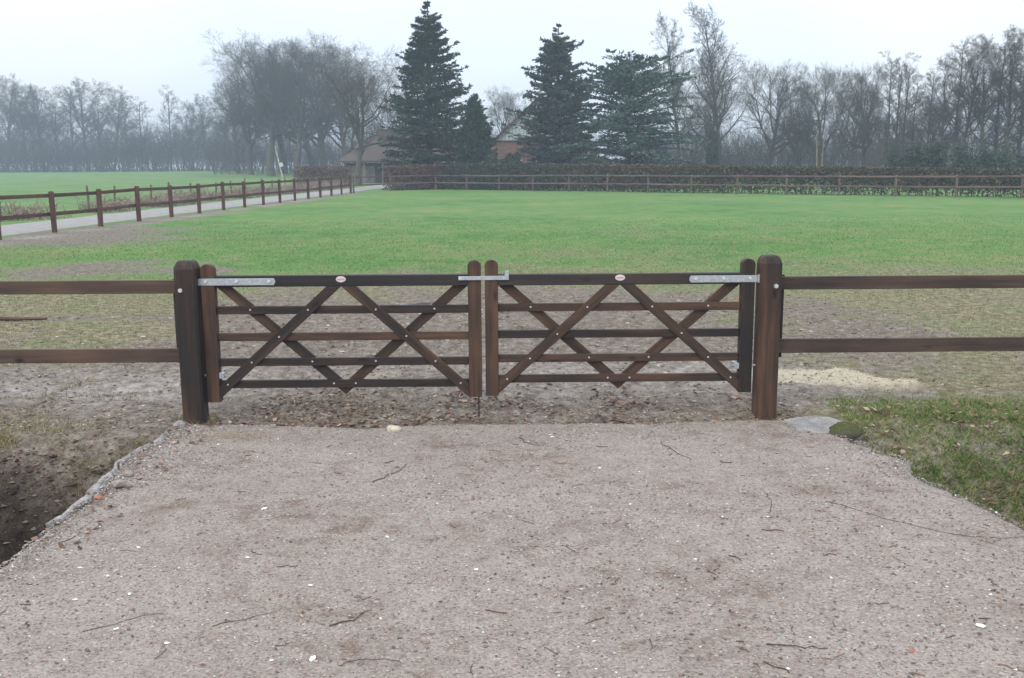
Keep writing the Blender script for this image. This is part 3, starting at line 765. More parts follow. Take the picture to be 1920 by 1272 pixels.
def tufts(rng, P_, D, L, W, droop=0.0):
    """needle sprays: a slim leaf at each point, pointing along D"""
    N = len(P_); D = norm(D); S = norm(np.cross(D, rng.normal(size=(N, 3)))); B = np.cross(S, D)
    L = np.asarray(L).reshape(-1, 1); W = np.asarray(W).reshape(-1, 1)
    tip = P_ + D * L; tip[:, 2] -= droop * L[:, 0]
    mid = P_ + D * L * 0.35
    V = np.stack([P_, mid + S * W, tip, mid - S * W], 1).reshape(-1, 3)
    return V, np.arange(N * 4).reshape(N, 4)
def conifer(name, seed, h, base_r, mat, label, loc, profile, whorls, nb, rise, droop, leafL, twn, z0=0.05, tuftn=5, leafW=0.22, sub=0.42, gap=0.1, jit=0.18):
    rng = np.random.default_rng(seed)
    root = empty(name, loc); tag(root, label, 'tree')
    zz = np.array([0, .25, .5, .75, .9, 1.0]) * h
    P0 = np.stack([0.06 * np.sin(zz), 0.05 * np.cos(zz * 0.7), zz], -1)[None]
    R0 = np.array([0.022, .017, .012, .007, .004, .0015])[None] * h
    build('trunk', *tubes(P0, R0, 8), BARK_DARK, root, True)
    bp, bd_, bl = [], [], []
    for w in range(whorls):
        f_ = z0 + (0.985 - z0) * (w / (whorls - 1)) ** 0.92
        for k in range(nb if f_ < 0.9 else 4):
            if rng.random() < gap: continue
            a = 2 * pi * (k / nb) + w * 1.3 + rng.normal() * 0.25
            ff = min(0.995, f_ + rng.normal() * 0.008)
            r = base_r * profile(ff) * (1 + jit * rng.normal())
            r = max(r, 0.18)
            up = rise(ff) + rng.normal() * 0.08
            bp.append((0, 0, ff * h)); bd_.append((cos(a), sin(a), up)); bl.append(r)
    bp, bd_, bl = np.array(bp, float), norm(np.array(bd_, float)), np.array(bl)
    K = 6; Q = [bp]; d = bd_.copy(); p = bp.copy()
    for k in range(K - 1):
        d = norm(d + np.array([0, 0, droop[0] if k < 2 else droop[1]]) + rng.normal(size=d.shape) * 0.04)
        p = p + d * (bl / (K - 1))[:, None]; Q.append(p)
    Q = np.stack(Q, 1); R = np.clip(bl * 0.012, .008, .06)[:, None] * np.linspace(1, .3, K)[None]
    limbs = tubes(Q, R, 4)
    # side twigs in the plane of each bough
    N = len(Q); nt = twn
    t = np.sort(rng.random((N, nt)) * 0.93 + 0.07, 1); s = t * (K - 1); i0 = np.clip(s.astype(int), 0, K - 2); fr = (s - i0)[..., None]
    ar = np.arange(N)[:, None]
    pos = Q[ar, i0] * (1 - fr) + Q[ar, i0 + 1] * fr; tan = norm(Q[ar, i0 + 1] - Q[ar, i0])
    side = norm(np.cross(tan, np.array([0, 0, 1.0]))) * np.where(np.arange(nt) % 2, 1, -1)[None, :, None]
    dirs = norm(tan * 0.75 + side * (0.75 + 0.3 * rng.random((N, nt, 1))) + rng.normal(size=(N, nt, 3)) * 0.16)
    tl = np.minimum(bl[:, None] * sub * (1.06 - t), 1.2) * (0.6 + 0.6 * rng.random((N, nt))) + 0.08
    u = (np.arange(tuftn)[None, None] + rng.random((N, nt, tuftn))) / tuftn
    tp = pos[:, :, None] + dirs[:, :, None] * (tl[..., None] * u)[..., None] + np.array([0, 0, -1.0]) * (0.10 * (tl[..., None] * u) ** 2)[..., None]
    td = dirs[:, :, None] * 1.0 + rng.normal(size=tp.shape) * 0.38
    tp, td = tp.reshape(-1, 3), td.reshape(-1, 3)
    LL = leafL * (0.6 + 0.8 * rng.random(len(tp))) * np.repeat(np.clip(bl / 1.4, 0.45, 1), nt * tuftn)
    fol = tufts(rng, tp, td, LL, LL * leafW)
    lead = tufts(rng, np.stack([np.zeros(40), np.zeros(40), h * (0.9 + 0.1 * rng.random(40))], -1), np.stack([rng.normal(size=40) * .5, rng.normal(size=40) * .5, np.ones(40)], -1), np.full(40, leafL * .5), np.full(40, leafL * .07))
    crown = build('crown', *joinm([fol, lead]), mat, root, False)
    build('limbs', *limbs, BARK_DARK, crown, True)['kind'] = 'stuff'
    return root
def leaf_cloud(rng, P_, size, flat=0.0):
    N = len(P_); A = norm(rng.normal(size=(N, 3)) * np.array([1, 1, 1 - flat])); B = norm(np.cross(A, rng.normal(size=(N, 3))))
    s = (size * (0.6 + 0.8 * rng.random(N)))[:, None]
    V = np.stack([P_ - A * s, P_ + B * s * 0.55, P_ + A * s, P_ - B * s * 0.55], 1).reshape(-1, 3)
    return V, np.arange(N * 4).reshape(N, 4)
def bush(name, label, loc, rx, rz, n, size, mat, seed, cat='shrub', group=None, ry=None, stems=9):
    rng = np.random.default_rng(seed); ry = ry or rx
    root = empty(name, loc); tag(root, label, cat, group)
    lob = rng.normal(size=(9, 3)) * np.array([rx, ry, rz]) * 0.42 + np.array([0, 0, rz * 0.55])
    lob[:, 2] = np.clip(lob[:, 2], rz * 0.2, rz * 0.95)
    k = rng.integers(0, 9, n); d = norm(rng.normal(size=(n, 3))); rad = rng.random(n) ** 0.45
    P_ = lob[k] + d * (rad[:, None] * np.array([rx, ry, rz]) * (0.30 + 0.2 * rng.random((9, 1)))[k])
    P_[:, 2] = np.abs(P_[:, 2]) + 0.02
    build('foliage', *leaf_cloud(rng, P_, size), mat, root)
    e = lob[rng.integers(0, 9, stems)] + rng.normal(size=(stems, 3)) * 0.1
    o0 = np.stack([rng.normal(size=stems) * rx * .12, rng.normal(size=stems) * ry * .12, np.zeros(stems)], -1)
    tt = np.linspace(0, 1, 4)[None, :, None]
    Q = o0[:, None] * (1 - tt) + e[:, None] * tt + np.array([0, 0, .15 * rz]) * (tt * (1 - tt))
    build('stem', *tubes(Q, np.full((stems, 4), 0.02) * np.linspace(1.3, .5, 4), 4), BARK_DARK, root)['kind'] = 'stuff'
    return root

GZ = lambda x, y: float(ground_z(x, y))
def place(px, Yd):
    p = view_point(px, 318, Yd); return (float(p[0]), float(Yd), GZ(p[0], Yd) - 0.05)

# --- conifers round the farmhouse
x, y, z = place(807, 85)
conifer('fir_tree', 11, 15.3, 4.35, FIR, 'tall dark green fir with a pointed top, in front of the barn roof', (x, y, z),
        lambda f: (1 - f) ** 0.85 * (0.78 + 0.42 * min(1, f / 0.3)), 33, 11, lambda f: -0.06 + 0.40 * f, (-0.02, 0.045), 0.28, 30, 0.02, 7, 0.165, 0.42, 0.08, 0.17)
x, y, z = place(892, 82)
conifer('cypress_tree', 12, 7.5, 2.15, CYPRESS, 'short dense green conifer close beside the tall dark fir', (x, y, z),
        lambda f: (1 - f) ** 0.7 * (0.8 + 0.35 * min(1, f / 0.25)), 34, 9, lambda f: 0.45 + 0.4 * f, (0.03, 0.05), 0.26, 14, 0.03, 5, 0.25, 0.38)
x, y, z = place(1046, 86)
conifer('spruce_tree', 13, 13.4, 4.0, SPRUCE, 'broad blue-grey spruce with brown cones, covering half of the farmhouse gable', (x, y, z),
        lambda f: (1 - f) ** 0.72 * (0.74 + 0.44 * min(1, f / 0.35)), 33, 10, lambda f: 0.10 + 0.35 * f, (-0.08, 0.05), 0.27, 30, 0.04, 7, 0.20, 0.42, 0.12, 0.24)
x, y, z = place(1178, 84)
conifer('cedar_tree', 15, 9.5, 5.2, CEDAR, 'wide spreading blue-green cedar with drooping branches, next to the spruce', (x, y, z),
        lambda f: (0.95 if f < 0.7 else 0.95 - 1.3 * (f - 0.7)), 19, 11, lambda f: -0.02 + 0.60 * f ** 2, (0.035, -0.085), 0.22, 34, 0.04, 8, 0.25, 0.46, 0.12, 0.30)

# --- leafless trees: a few kinds, then individual copies
protos = {}
for key, sd, kd, tm in (('oakA', 1, 'oak', BARK), ('oakB', 2, 'oak', BARK_GREEN), ('woodA', 3, 'wood', BARK), ('woodB', 4, 'wood', BARK_GREEN), ('slim', 5, 'slim', BARK), ('birch', 6, 'birch', BARK_GREEN)):
    nm = {'oak': 'oak_tree', 'wood': 'woodland_tree', 'slim': 'alder_tree', 'birch': 'birch_tree'}[kd]
    protos[key] = [*bare_tree(nm, sd, kd, tm), False]
def bare(key, px, top, Yd, wide, label, group=None, seed=None):
    pr = protos[key]
    o = pr[0] if not pr[2] else copy_tree(pr[0]); pr[2] = True
    x, y, z = place(px, Yd)
    h = float(view_point(px, top, Yd)[2]) - z
    s = h / pr[1]
    o.location = (x, y, z); o.scale = (s * wide, s * wide, s); o.rotation_euler = (0, 0, (px * 0.731 + Yd) % 6.28)
    tag(o, label, 'tree', group)
    return o
ordn = ['first', 'second', 'third', 'fourth', 'fifth', 'sixth', 'seventh', 'eighth', 'ninth', 'tenth', 'eleventh', 'twelfth', 'thirteenth', 'fourteenth', 'fifteenth', 'sixteenth', 'seventeenth', 'eighteenth']
# far wood beyond the left field
fw = [('woodB', -18, 140, 228, 1.1), ('woodA', 12, 132, 225, 1.0), ('woodB', 48, 150, 232, 1.1), ('woodA', 66, 158, 222, 1.1), ('woodA', 86, 152, 236, 1.2), ('woodB', 112, 158, 226, 1.1), ('slim', 140, 150, 222, 1.2), ('woodA', 166, 142, 230, 1.1),
      ('woodB', 192, 152, 224, 1.1), ('woodA', 214, 155, 228, 1.0), ('slim', 240, 178, 218, 1.3), ('slim', 267, 180, 222, 1.3), ('slim', 322, 158, 226, 1.0), ('woodB', 362, 185, 224, 1.1), ('woodA', 392, 172, 215, 1.1), ('woodB', 425, 165, 205, 1.15)]
for i, a in enumerate(fw):
    bare(*a, label='hazy bare tree of the far wood beyond the left field, %s from the left edge' % ordn[i], group='trees of the far wood')
# big oaks left of the fir
ok = [('woodB', 448, 150, 180, 1.2), ('oakA', 470, 96, 168, 1.0), ('oakB', 508, 56, 155, 1.05), ('oakB', 532, 66, 172, 1.05), ('oakA', 556, 60, 150, 1.05), ('oakB', 585, 72, 176, 1.05), ('oakB', 608, 62, 158, 1.05), ('oakA', 652, 80, 152, 1.0)]
for i, a in enumerate(ok):
    bare(*a, label='large bare oak in the clump left of the fir, %s from the left' % ordn[i], group='oaks of the clump left of the fir')
bare('oakB', 672, 92, 104, 0.9, 'bare green-trunked oak standing in front of the barn roof')
bare('oakA', 725, 130, 140, 0.9, 'bare oak partly hidden behind the tall fir, above the barn ridge')
bare('oakB', 945, 158, 150, 0.9, 'hazy bare tree showing between the two conifers above the house gable')
# right of the cedar
bare('birch', 1276, 18, 112, 0.8, 'tall thin bare birch rising just right of the cedar')
bare('birch', 1352, -12, 118, 1.0, 'tallest bare birch, its feathery top reaching the top edge')
o1 = bare('oakA', 1335, 98, 104, 0.85, 'dense dark bare tree with an ivy-covered trunk below the tall birch')
rt = [('oakB', 1440, 105, 112, 0.85), ('oakA', 1500, 112, 110, 0.72), ('oakB', 1548, 112, 106, 0.72), ('oakA', 1590, 110, 104, 0.72), ('oakB', 1618, 112, 100, 0.72)]
for i, a in enumerate(rt):
    bare(*a, label='round-headed bare oak in the row behind the hedge, %s from the cedar side' % ordn[i], group='row of oaks behind the hedge')
rs = [('slim', 1660, 92, 94, 0.9), ('slim', 1678, 96, 96, 0.9), ('slim', 1692, 102, 92, 0.9), ('slim', 1707, 140, 93, 1.0), ('slim', 1738, 120, 90, 1.0), ('woodB', 1768, 92, 88, 0.95), ('slim', 1790, 62, 90, 1.1), ('woodA', 1798, 60, 86, 0.9),
      ('woodB', 1842, 62, 84, 0.95), ('slim', 1862, 56, 86, 1.1), ('woodA', 1888, 42, 82, 0.95), ('slim', 1906, 50, 84, 1.1), ('woodB', 1932, 45, 80, 0.95), ('woodA', 1985, 40, 84, 1.0), ('oakB', 1735, 170, 98, 0.7)]
for i, a in enumerate(rs):
    bare(*a, label='slender bare tree in the right-hand copse behind the hedge, %s from the oak row' % ordn[i], group='trees of the copse behind the hedge')
# a pale birch stem pair and the leaning pale pole
x, y, z = place(1530, 96)
rt_ = empty('birch_stump', (x, y, z)); tag(rt_, 'pale broken birch stem standing among the oaks behind the hedge', 'tree')
tube('stem', [(0, 0, 0), (0.05, 0, 2.2), (-0.08, 0, 4.6)], [0.09, 0.07, 0.04], BARK_TAN, rt_, 7)
tube('stem', [(0.65, 0.2, 0), (0.6, 0.2, 2.6), (0.75, 0.2, 4.9)], [0.08, 0.06, 0.03], BARK_TAN, rt_, 7)
x, y, z = place(531, 88)
rt_ = empty('leaning_pole', (x, y, z)); tag(rt_, 'thin pale leaning pole with a small box, beyond the lane fence', 'pole')
tube('pole_shaft', [(0, 0, 0), (-0.12, 0, 1.2), (-0.35, 0, 2.3), (-0.62, 0, 3.7)], [0.075, 0.07, 0.06, 0.045], BARK_PALE, rt_, 7)
prism('pole_box', rect(0.3, 0.34), 0.14, plain('pale_blue_box', (0.45, 0.52, 0.58), 0.6), rt_, (-0.14, -0.12, 2.1), 0.3, 0.01)

# ivy on the tree under the birch
def ivy_on(tree, n, h, r, seed):
    rng = np.random.default_rng(seed); inv = 1.0 / tree.scale[2]
    zz = rng.random(n) ** 1.2 * h; a = rng.random(n) * 6.28
    rr_ = r * (1.1 - 0.5 * zz / h) * (0.7 + 0.7 * rng.random(n))
    P_ = np.stack([rr_ * np.cos(a), rr_ * np.sin(a), zz], -1) * inv
    build('ivy', *leaf_cloud(rng, P_, 0.11 * inv), IVY, tree)
ivy_on(o1, 3500, 5.2, 0.62, 5)

# evergreen shrubs and low brush behind the hedge
sh = [(1235, 82, 1.6, 2.6, 'dark evergreen shrub at the foot of the cedar'), (1690, 78, 1.6, 2.6, 'dark rounded evergreen shrub below the thin copse trees, first from the oaks'),
      (1745, 76, 1.6, 2.9, 'tall ivy-dark evergreen shrub below the copse, second from the oaks'), (1800, 75, 1.7, 2.6, 'evergreen shrub below the copse, third from the oaks'),
      (1855, 73, 1.5, 2.3, 'evergreen shrub below the copse, fourth from the oaks'), (1910, 71, 1.7, 2.6, 'evergreen shrub at the right edge of the copse'),
      (1130, 80, 1.8, 2.4, 'green garden shrub between the spruce and the cedar'), (955, 79, 1.5, 2.2, 'green garden shrub below the brick house wall'), (905, 79.5, 1.4, 2.3, 'green garden shrub at the foot of the short conifer')]
for i, (px, Yd, rx, rz, lb) in enumerate(sh):
    bush('evergreen_shrub', lb, place(px, Yd), rx, rz, 3200, 0.11, SHRUB if i else CEDAR, 40 + i, group='evergreen shrubs behind the hedge')
def brush_band(name, label, px0, px1, Y0, Y1, hmin, hmax, n, seed, mat=BRUSH, thick=1.0):
    rng = np.random.default_rng(seed)
    yy = rng.uniform(Y0, Y1, n); px = rng.uniform(px0, px1, n)
    x = np.array([view_point(a, 318, b_)[0] for a, b_ in zip(px, yy)])
    z = ground_z(x, yy)
    hh_ = rng.uniform(hmin, hmax, n) * (0.55 + 0.9 * fbm(x * 0.12, yy * 0.12, seed))
    K = 4; P_ = np.stack([x, yy, z], -1); d = norm(np.stack([rng.normal(size=n) * .25, rng.normal(size=n) * .25, np.ones(n)], -1)); Q = [P_]
    for k in range(K - 1):
        d = norm(d + rng.normal(size=d.shape) * 0.12); P_ = P_ + d * (hh_ / (K - 1))[:, None]; Q.append(P_)
    Q = np.stack(Q, 1); R = thick * (0.018 + 0.02 * rng.random((n, 1))) * np.linspace(1, .3, K)[None]
    P2, R2 = grow(rng, Q, R, 7, 0.2, 1.0, 0.38, (0.4, 1.0), 0.05, 0.15, 3, 0.6, 0.4, 0.4, 0.010 * thick)
    P3, R3 = grow(rng, P2, R2, 4, 0.2, 1.0, 0.5, (0.4, 1.0), 0.03, 0.1, 2, 0.7, 0.5, 0.3, 0.009 * thick)
    o = build(name, *joinm([ribbons(Q, R, rng), ribbons(P2, R2, rng), ribbons(P3, R3, rng)]), mat)
    tag(o, label, 'undergrowth', kind='stuff')
brush_band('undergrowth', 'grey leafless undergrowth filling the far wood beyond the left field', -60, 480, 215, 252, 5.0, 9.5, 1400, 71, thick=2.3)
brush_band('undergrowth', 'grey leafless undergrowth under the oak clump left of the barn', 400, 780, 168, 205, 3.5, 7.5, 800, 72, thick=1.6)
brush_band('undergrowth', 'grey leafless thicket behind the hedge under the oak row', 1180, 1660, 105, 150, 2.5, 6.0, 1100, 73, thick=1.5)
brush_band('undergrowth', 'leafless thicket under the slender copse trees', 1630, 2060, 80, 112, 2.0, 5.0, 600, 74, thick=1.2)
brush_band('undergrowth', 'hazy far wood closing the view behind house and copse', -80, 2050, 255, 300, 7.0, 13.0, 1250, 75, thick=2.8)

# --- hedge along the back fence
def hedge(label, a, b_, h0, h1, th, n, mat, seed, gappy=0.0, size=0.085):
    rng = np.random.default_rng(seed)
    a, b_ = np.array(a), np.array(b_); d = (b_ - a); L = np.linalg.norm(d); d = d / L; nr = np.array([-d[1], d[0]])
    root = empty('hedge', (a[0], a[1], 0)); tag(root, label, 'hedge', 'hedge along the back of the field')
    t = rng.random(n); hh_ = h0 + (h1 - h0) * t + 0.10 * (fbm(t * L * 0.7, 0 * t, seed) - 0.5)
    zf = rng.random(n) ** (0.8 - 0.35 * gappy); w = (rng.random(n) - 0.5) * 2
    w = np.sign(w) * np.abs(w) ** 0.55
    keep = rng.random(n) > gappy * (zf < 0.55) * 0.80 * (fbm(t * L * 0.9, zf * 2, seed + 1) > 0.40)
    bul = 1 + 0.3 * (fbm(t * L * 0.8, zf * 3, seed + 2) - 0.5)
    P2 = d[None] * (t * L)[:, None] + nr[None] * (w * th * 0.5 * bul)[:, None]
    P_ = np.concatenate([P2, (zf * hh_)[:, None]], 1)[keep]
    build('foliage', *leaf_cloud(rng, P_, size), mat, root)
    ns = int(L * 5); ts = rng.random(ns)
    p0 = d[None] * (ts * L)[:, None] + nr[None] * ((rng.random(ns) - .5) * th * .7)[:, None]
    Q = np.stack([np.concatenate([p0 + (rng.normal(size=(ns, 2)) * 0.05 * k), np.full((ns, 1), k * 0.45)], 1) for k in range(4)], 1)
    build('stem', *tubes(Q, np.full((ns, 4), 0.022) * np.linspace(1.2, .5, 4), 4), BARK_TWIG, root)['kind'] = 'stuff'
hd = np.array([33.0, -27.3]); hd /= np.linalg.norm(hd); hn = np.array([-hd[1], hd[0]])
base0 = np.array([-6, 80.5]) + hn * 1.5
hp = lambda s: tuple(base0 + hd * s)
hedge('reddish-brown end of the hedge beside the lane, at the fence corner', (-9.7, 78.6), hp(-0.5), 1.95, 2.0, 1.3, 6000, HEDGE_BROWN, 81)
hedge('dense green stretch of hedge below the fir and the house', hp(-0.3), hp(11.5), 2.02, 2.0, 1.2, 17000, HEDGE_GREEN, 82, 0.05)
hedge('thin brownish stretch of hedge with gaps, below the cedar', hp(11.6), hp(25), 2.0, 1.75, 1.1, 16000, HEDGE_MIX, 83, 0.2)
hedge('trimmed brown and green hedge with bare stems, running out of view on the right', hp(25.1), hp(55), 1.75, 1.35, 1.0, 36000, HEDGE_MIX, 84, 0.5)
hedge('low reddish hedge beyond the lane, in front of the barn wall', (-19.5, 92), (-15.4, 96), 1.9, 1.9, 1.2, 4000, HEDGE_BROWN, 85)

# --- dry brambles along the far verge of the lane
bl = ['pinkish dry bramble clump beyond the lane, %s from the left edge' % o for o in ordn]
rr = random.Random(12)
by = [37.5, 44, 49, 52.5, 57, 62, 67, 71, 75.5, 80, 84, 88]
for i, y in enumerate(by):
    x = float(fence_x(y)) - 4.9 + rr.uniform(-0.4, 0.3)
    rng = np.random.default_rng(200 + i)
    k = 300 if i > 5 else (210 if i else 120); L = (1.3, 1.9, 1.5, 1.2, 1.9, 1.4, 1.7, 1.6, 2, 1.8, 2, 2)[i]
    rt_ = empty('bramble', (x, y, 0.0)); tag(rt_, bl[i], 'bramble', 'dry brambles along the lane')
    p0 = np.stack([rng.normal(size=k) * .45, rng.uniform(-L, L, k), np.zeros(k)], -1)
    d = norm(np.stack([rng.normal(size=k) * .5, rng.normal(size=k) * .5, np.ones(k)], -1)); hgt = rng.uniform(.3, .8, k) * (0.6 + 0.8 * fbm(p0[:, 1] * .6 + i * 9, p0[:, 0], 5)); Q = [p0]; p = p0
    for q in range(3):
        d = norm(d + rng.normal(size=d.shape) * .25 + np.array([0, 0, -0.22 * q])); p = p + d * (hgt / 3)[:, None]; Q.append(p)
    Q = np.stack(Q, 1); R = np.full((k, 4), .016) * np.linspace(1.2, .5, 4)
    P2, R2 = grow(rng, Q, R, 5, 0.2, 1, .45, (.4, 1.1), 0, .2, 3, .8, .6, .3, .010)
    build('foliage', *joinm([ribbons(Q, R, rng), ribbons(P2, R2, rng)]), BRAMBLE, rt_)

# ------------------------------------------------------------------ buildings
BRICK = wood_material('red_brick_wall', [(0.35, (0.14, 0.075, 0.066)), (0.55, (0.19, 0.105, 0.092)), (0.8, (0.24, 0.15, 0.13))], (3, 14, 14), 0.9, 0.2)
TILE_BROWN = wood_material('mossy_brown_roof', [(0.35, (0.060, 0.040, 0.037)), (0.5, (0.085, 0.061, 0.054)), (0.7, (0.105, 0.082, 0.064))], (0.5, 3, 3), 0.9, 0.2)
TILE_RED = wood_material('red_roof_tiles', [(0.35, (0.14, 0.055, 0.045)), (0.8, (0.22, 0.09, 0.07))], (1, 6, 6), 0.85, 0.2)
PAINT_GREY = plain('grey_blue_boards', (0.38, 0.43, 0.46), 0.7, 0, 0.12, 4)
PAINT_RED = plain('dark_red_paint', (0.075, 0.02, 0.028), 0.6, 0, 0.1, 4)
PAINT_WHITE = plain('white_paint', (0.72, 0.72, 0.70), 0.5, 0, 0.05, 6)
DARK = plain('dark_boards_and_shade', (0.03, 0.028, 0.026), 0.8, 0, 0.2, 6)
m, n, l, b = material('window_glass', 0.08, 0.5); b.inputs['Base Color'].default_value = (0.03, 0.035, 0.04, 1); GLASS = m

def boxm(name, parent, c, s, mat, bev=0.0):
    bm = bmesh.new(); bmesh.ops.create_cube(bm, size=1.0)
    bmesh.ops.scale(bm, vec=s, verts=bm.verts[:])
    if bev: bmesh.ops.bevel(bm, geom=bm.edges[:], offset=bev, segments=1, affect='EDGES')
    o = from_bm(name, bm, mat, parent); o.location = c; return o
def polym(name, parent, V, F_, mat):
    bm = bmesh.new(); vs = [bm.verts.new(v) for v in V]
    for f_ in F_: bm.faces.new([vs[i] for i in f_])
    return from_bm(name, bm, mat, parent)
# farmhouse: brick below, grey-blue boarded gable, dark red barge boards
hx, hy = 3.0, 100.0
house = empty('farmhouse', (hx, hy, GZ(hx, hy))); tag(house, 'red brick farmhouse with a grey-blue boarded gable, half hidden by the spruce', 'house')
HW, EZ, SL, DP = 4.62, 4.28, 0.92, 12.0
boxm('wall', house, (0, DP / 2, 2.1), (2 * HW, DP, 4.2), BRICK)
nbd = 26
for k in range(nbd):
    x0 = -HW + 0.05 + (2 * HW - 0.1) * k / nbd; x1 = x0 + (2 * HW - 0.1) / nbd - 0.03
    t0, t1 = EZ + SL * (HW - abs(x0)) - 0.05, EZ + SL * (HW - abs(x1)) - 0.05
    y0 = -0.02 - 0.02 * (k % 2); y1 = 0.10
    zb_ = EZ + 0.02
    if min(t0, t1) < zb_ + 0.05: t0, t1 = max(t0, zb_ + .05), max(t1, zb_ + .05)
    polym('gable_board', house, [(x0, y0, zb_), (x1, y0, zb_), (x1, y0, t1), (x0, y0, t0), (x0, y1, zb_), (x1, y1, zb_), (x1, y1, t1), (x0, y1, t0)],
          [(0, 1, 2, 3), (5, 4, 7, 6), (4, 0, 3, 7), (1, 5, 6, 2), (3, 2, 6, 7), (4, 5, 1, 0)], PAINT_GREY)
boxm('string_board', house, (0, -0.03, 4.235), (2 * HW, 0.16, 0.12), DARK)
boxm('gable_infill', house, (0, 0.4, 4.9), (2 * HW - 1.6, 0.3, 1.2), DARK)
ov = 0.45
for s in (-1, 1):
    a = (s * (HW + ov), EZ - SL * ov); t = (0, EZ + SL * HW)
    V = []
    for yy in (-0.35, DP + 0.3):
        V += [(a[0], yy, a[1]), (t[0], yy, t[1]), (t[0], yy, t[1] + 0.22), (a[0], yy, a[1] + 0.22)]
    polym('roof_slope', house, V, [(0, 1, 2, 3), (7, 6, 5, 4), (3, 2, 6, 7), (0, 4, 5, 1), (0, 3, 7, 4), (1, 5, 6, 2)], TILE_RED)
    V = []
    for yy in (-0.42, -0.353):
        V += [(a[0], yy, a[1] - .06), (t[0], yy, t[1] - .06), (t[0], yy, t[1] + 0.20), (a[0], yy, a[1] + 0.20)]
    polym('barge_board', house, V, [(0, 1, 2, 3), (7, 6, 5, 4), (3, 2, 6, 7), (0, 4, 5, 1), (0, 3, 7, 4), (1, 5, 6, 2)], PAINT_RED)
for xw in (-2.55, 0.1, 2.6):
    w_ = empty('window', (xw, -0.02, 1.75), 0, house)
    boxm('pane', w_, (0, 0.0, 0), (1.1, 0.03, 1.4), GLASS)
    for fx in (-0.56, 0, 0.56): boxm('frame', w_, (fx, -0.02, 0), (0.10, 0.09, 1.52), PAINT_WHITE)
    for fz in (-0.72, 0.72): boxm('frame', w_, (0, -0.022, fz), (1.0, 0.085, 0.1), PAINT_WHITE)
# barn with a hipped roof
bx_, byy = -9.6, 112.0
barn = empty('barn', (bx_, byy, GZ(bx_, byy))); tag(barn, 'long low barn with a mossy brown hipped roof behind the oak', 'barn')
E0, E1, ez, rz_, ed = -9.4, 9.0, 2.45, 5.9, 9.5
R0_, R1_ = -5.3, 6.0
rf = polym('roof', barn, [(E0, -0.6, ez), (E1, -0.6, ez), (E1, ed, ez), (E0, ed, ez), (R0_, ed / 2 - .3, rz_), (R1_, ed / 2 - .3, rz_),
     (E0, -0.6, ez - .16), (E1, -0.6, ez - .16), (E1, ed, ez - .16), (E0, ed, ez - .16)],
     [(0, 1, 5, 4), (1, 2, 5), (2, 3, 4, 5), (3, 0, 4), (6, 7, 1, 0), (7, 8, 2, 1), (8, 9, 3, 2), (9, 6, 0, 3), (9, 8, 7, 6)], TILE_BROWN)
boxm('ridge_cap', rf, ((R0_ + R1_) / 2, ed / 2 - .3, rz_ + 0.03), (R1_ - R0_ + .3, 0.35, 0.14), TILE_BROWN)
boxm('wall', barn, (-0.2, ed / 2, 1.1), (17.2, ed - 1.6, 2.2), DARK)  # dark wall, its near-black colour also paints in the open shade under the eave
for k in range(9):
    boxm('wall_post', barn, (E0 + 0.7 + 2.05 * k, -0.1, 1.14), (0.16, 0.16, 2.26), WOOD_PALE, 0.01)
for k in range(16):
    boxm('wall_board', barn, (E0 + 0.6 + 0.21 * k, 0.70, 0.95), (0.19, 0.04, 1.9 + 0.02 * (k % 3)), WOOD_PALE)

# ------------------------------------------------------------------ grass, gravel, leaves and crumbs
def blades(rng, x, y, h, w, lean=0.55):
    n_ = len(x); z = ground_z(x, y)
    a = rng.random(n_) * 6.28; S = np.stack([np.cos(a), np.sin(a), np.zeros(n_)], -1) * w[:, None]
    D = np.stack([rng.normal(size=n_) * lean, rng.normal(size=n_) * lean, np.ones(n_)], -1) * h[:, None]
    P_ = np.stack([x, y, z - 0.005], -1)
    V = np.stack([P_ - S, P_ + S, P_ + D], 1).reshape(-1, 3)
    return V, np.arange(n_ * 3).reshape(n_, 3)
rng = np.random.default_rng(301)
N = 330000
r_ = rng.random(N)
yb = 7.6 * (36 / 7.6) ** (r_ ** 0.9)
xb = rng.uniform(-0.58, 0.58, N) * yb * 1.08
dn = mud_mask(xb, yb)
keep = (rng.random(N) > dn * 1.05) & (rng.random(N) > 0.8 * smooth(24, 36, yb)) & (xb > np.vectorize(lambda q: fence_x(q) + 0.2)(yb)) & (yb < 79 - 0.83 * (xb + 6)) & (straw_mask(xb, yb) < 0.3)
xb, yb = xb[keep], yb[keep]
hb = rng.uniform(0.010, 0.030, len(xb)) * (0.8 + yb / 45); wb = 0.0026 * (0.7 + yb / 11) * (0.6 + 0.8 * rng.random(len(xb)))
dr = dry_mask(xb, yb) > rng.random(len(xb)) * 1.05
gv, gf = blades(rng, xb, yb, hb, wb, 0.9)
g = build('grass', gv, gf, GRASS)
DRY_BLADE = island_material('yellowed_grass', [(0, (0.10, 0.112, 0.048)), (0.4, (0.18, 0.168, 0.088)), (1, (0.36, 0.31, 0.20))])
g.data.materials.append(DRY_BLADE)
g.data.polygons.foreach_set('material_index', dr.astype(np.int32))
tag(g, 'short green and yellowing pasture grass of the fenced field', 'grass', kind='stuff')
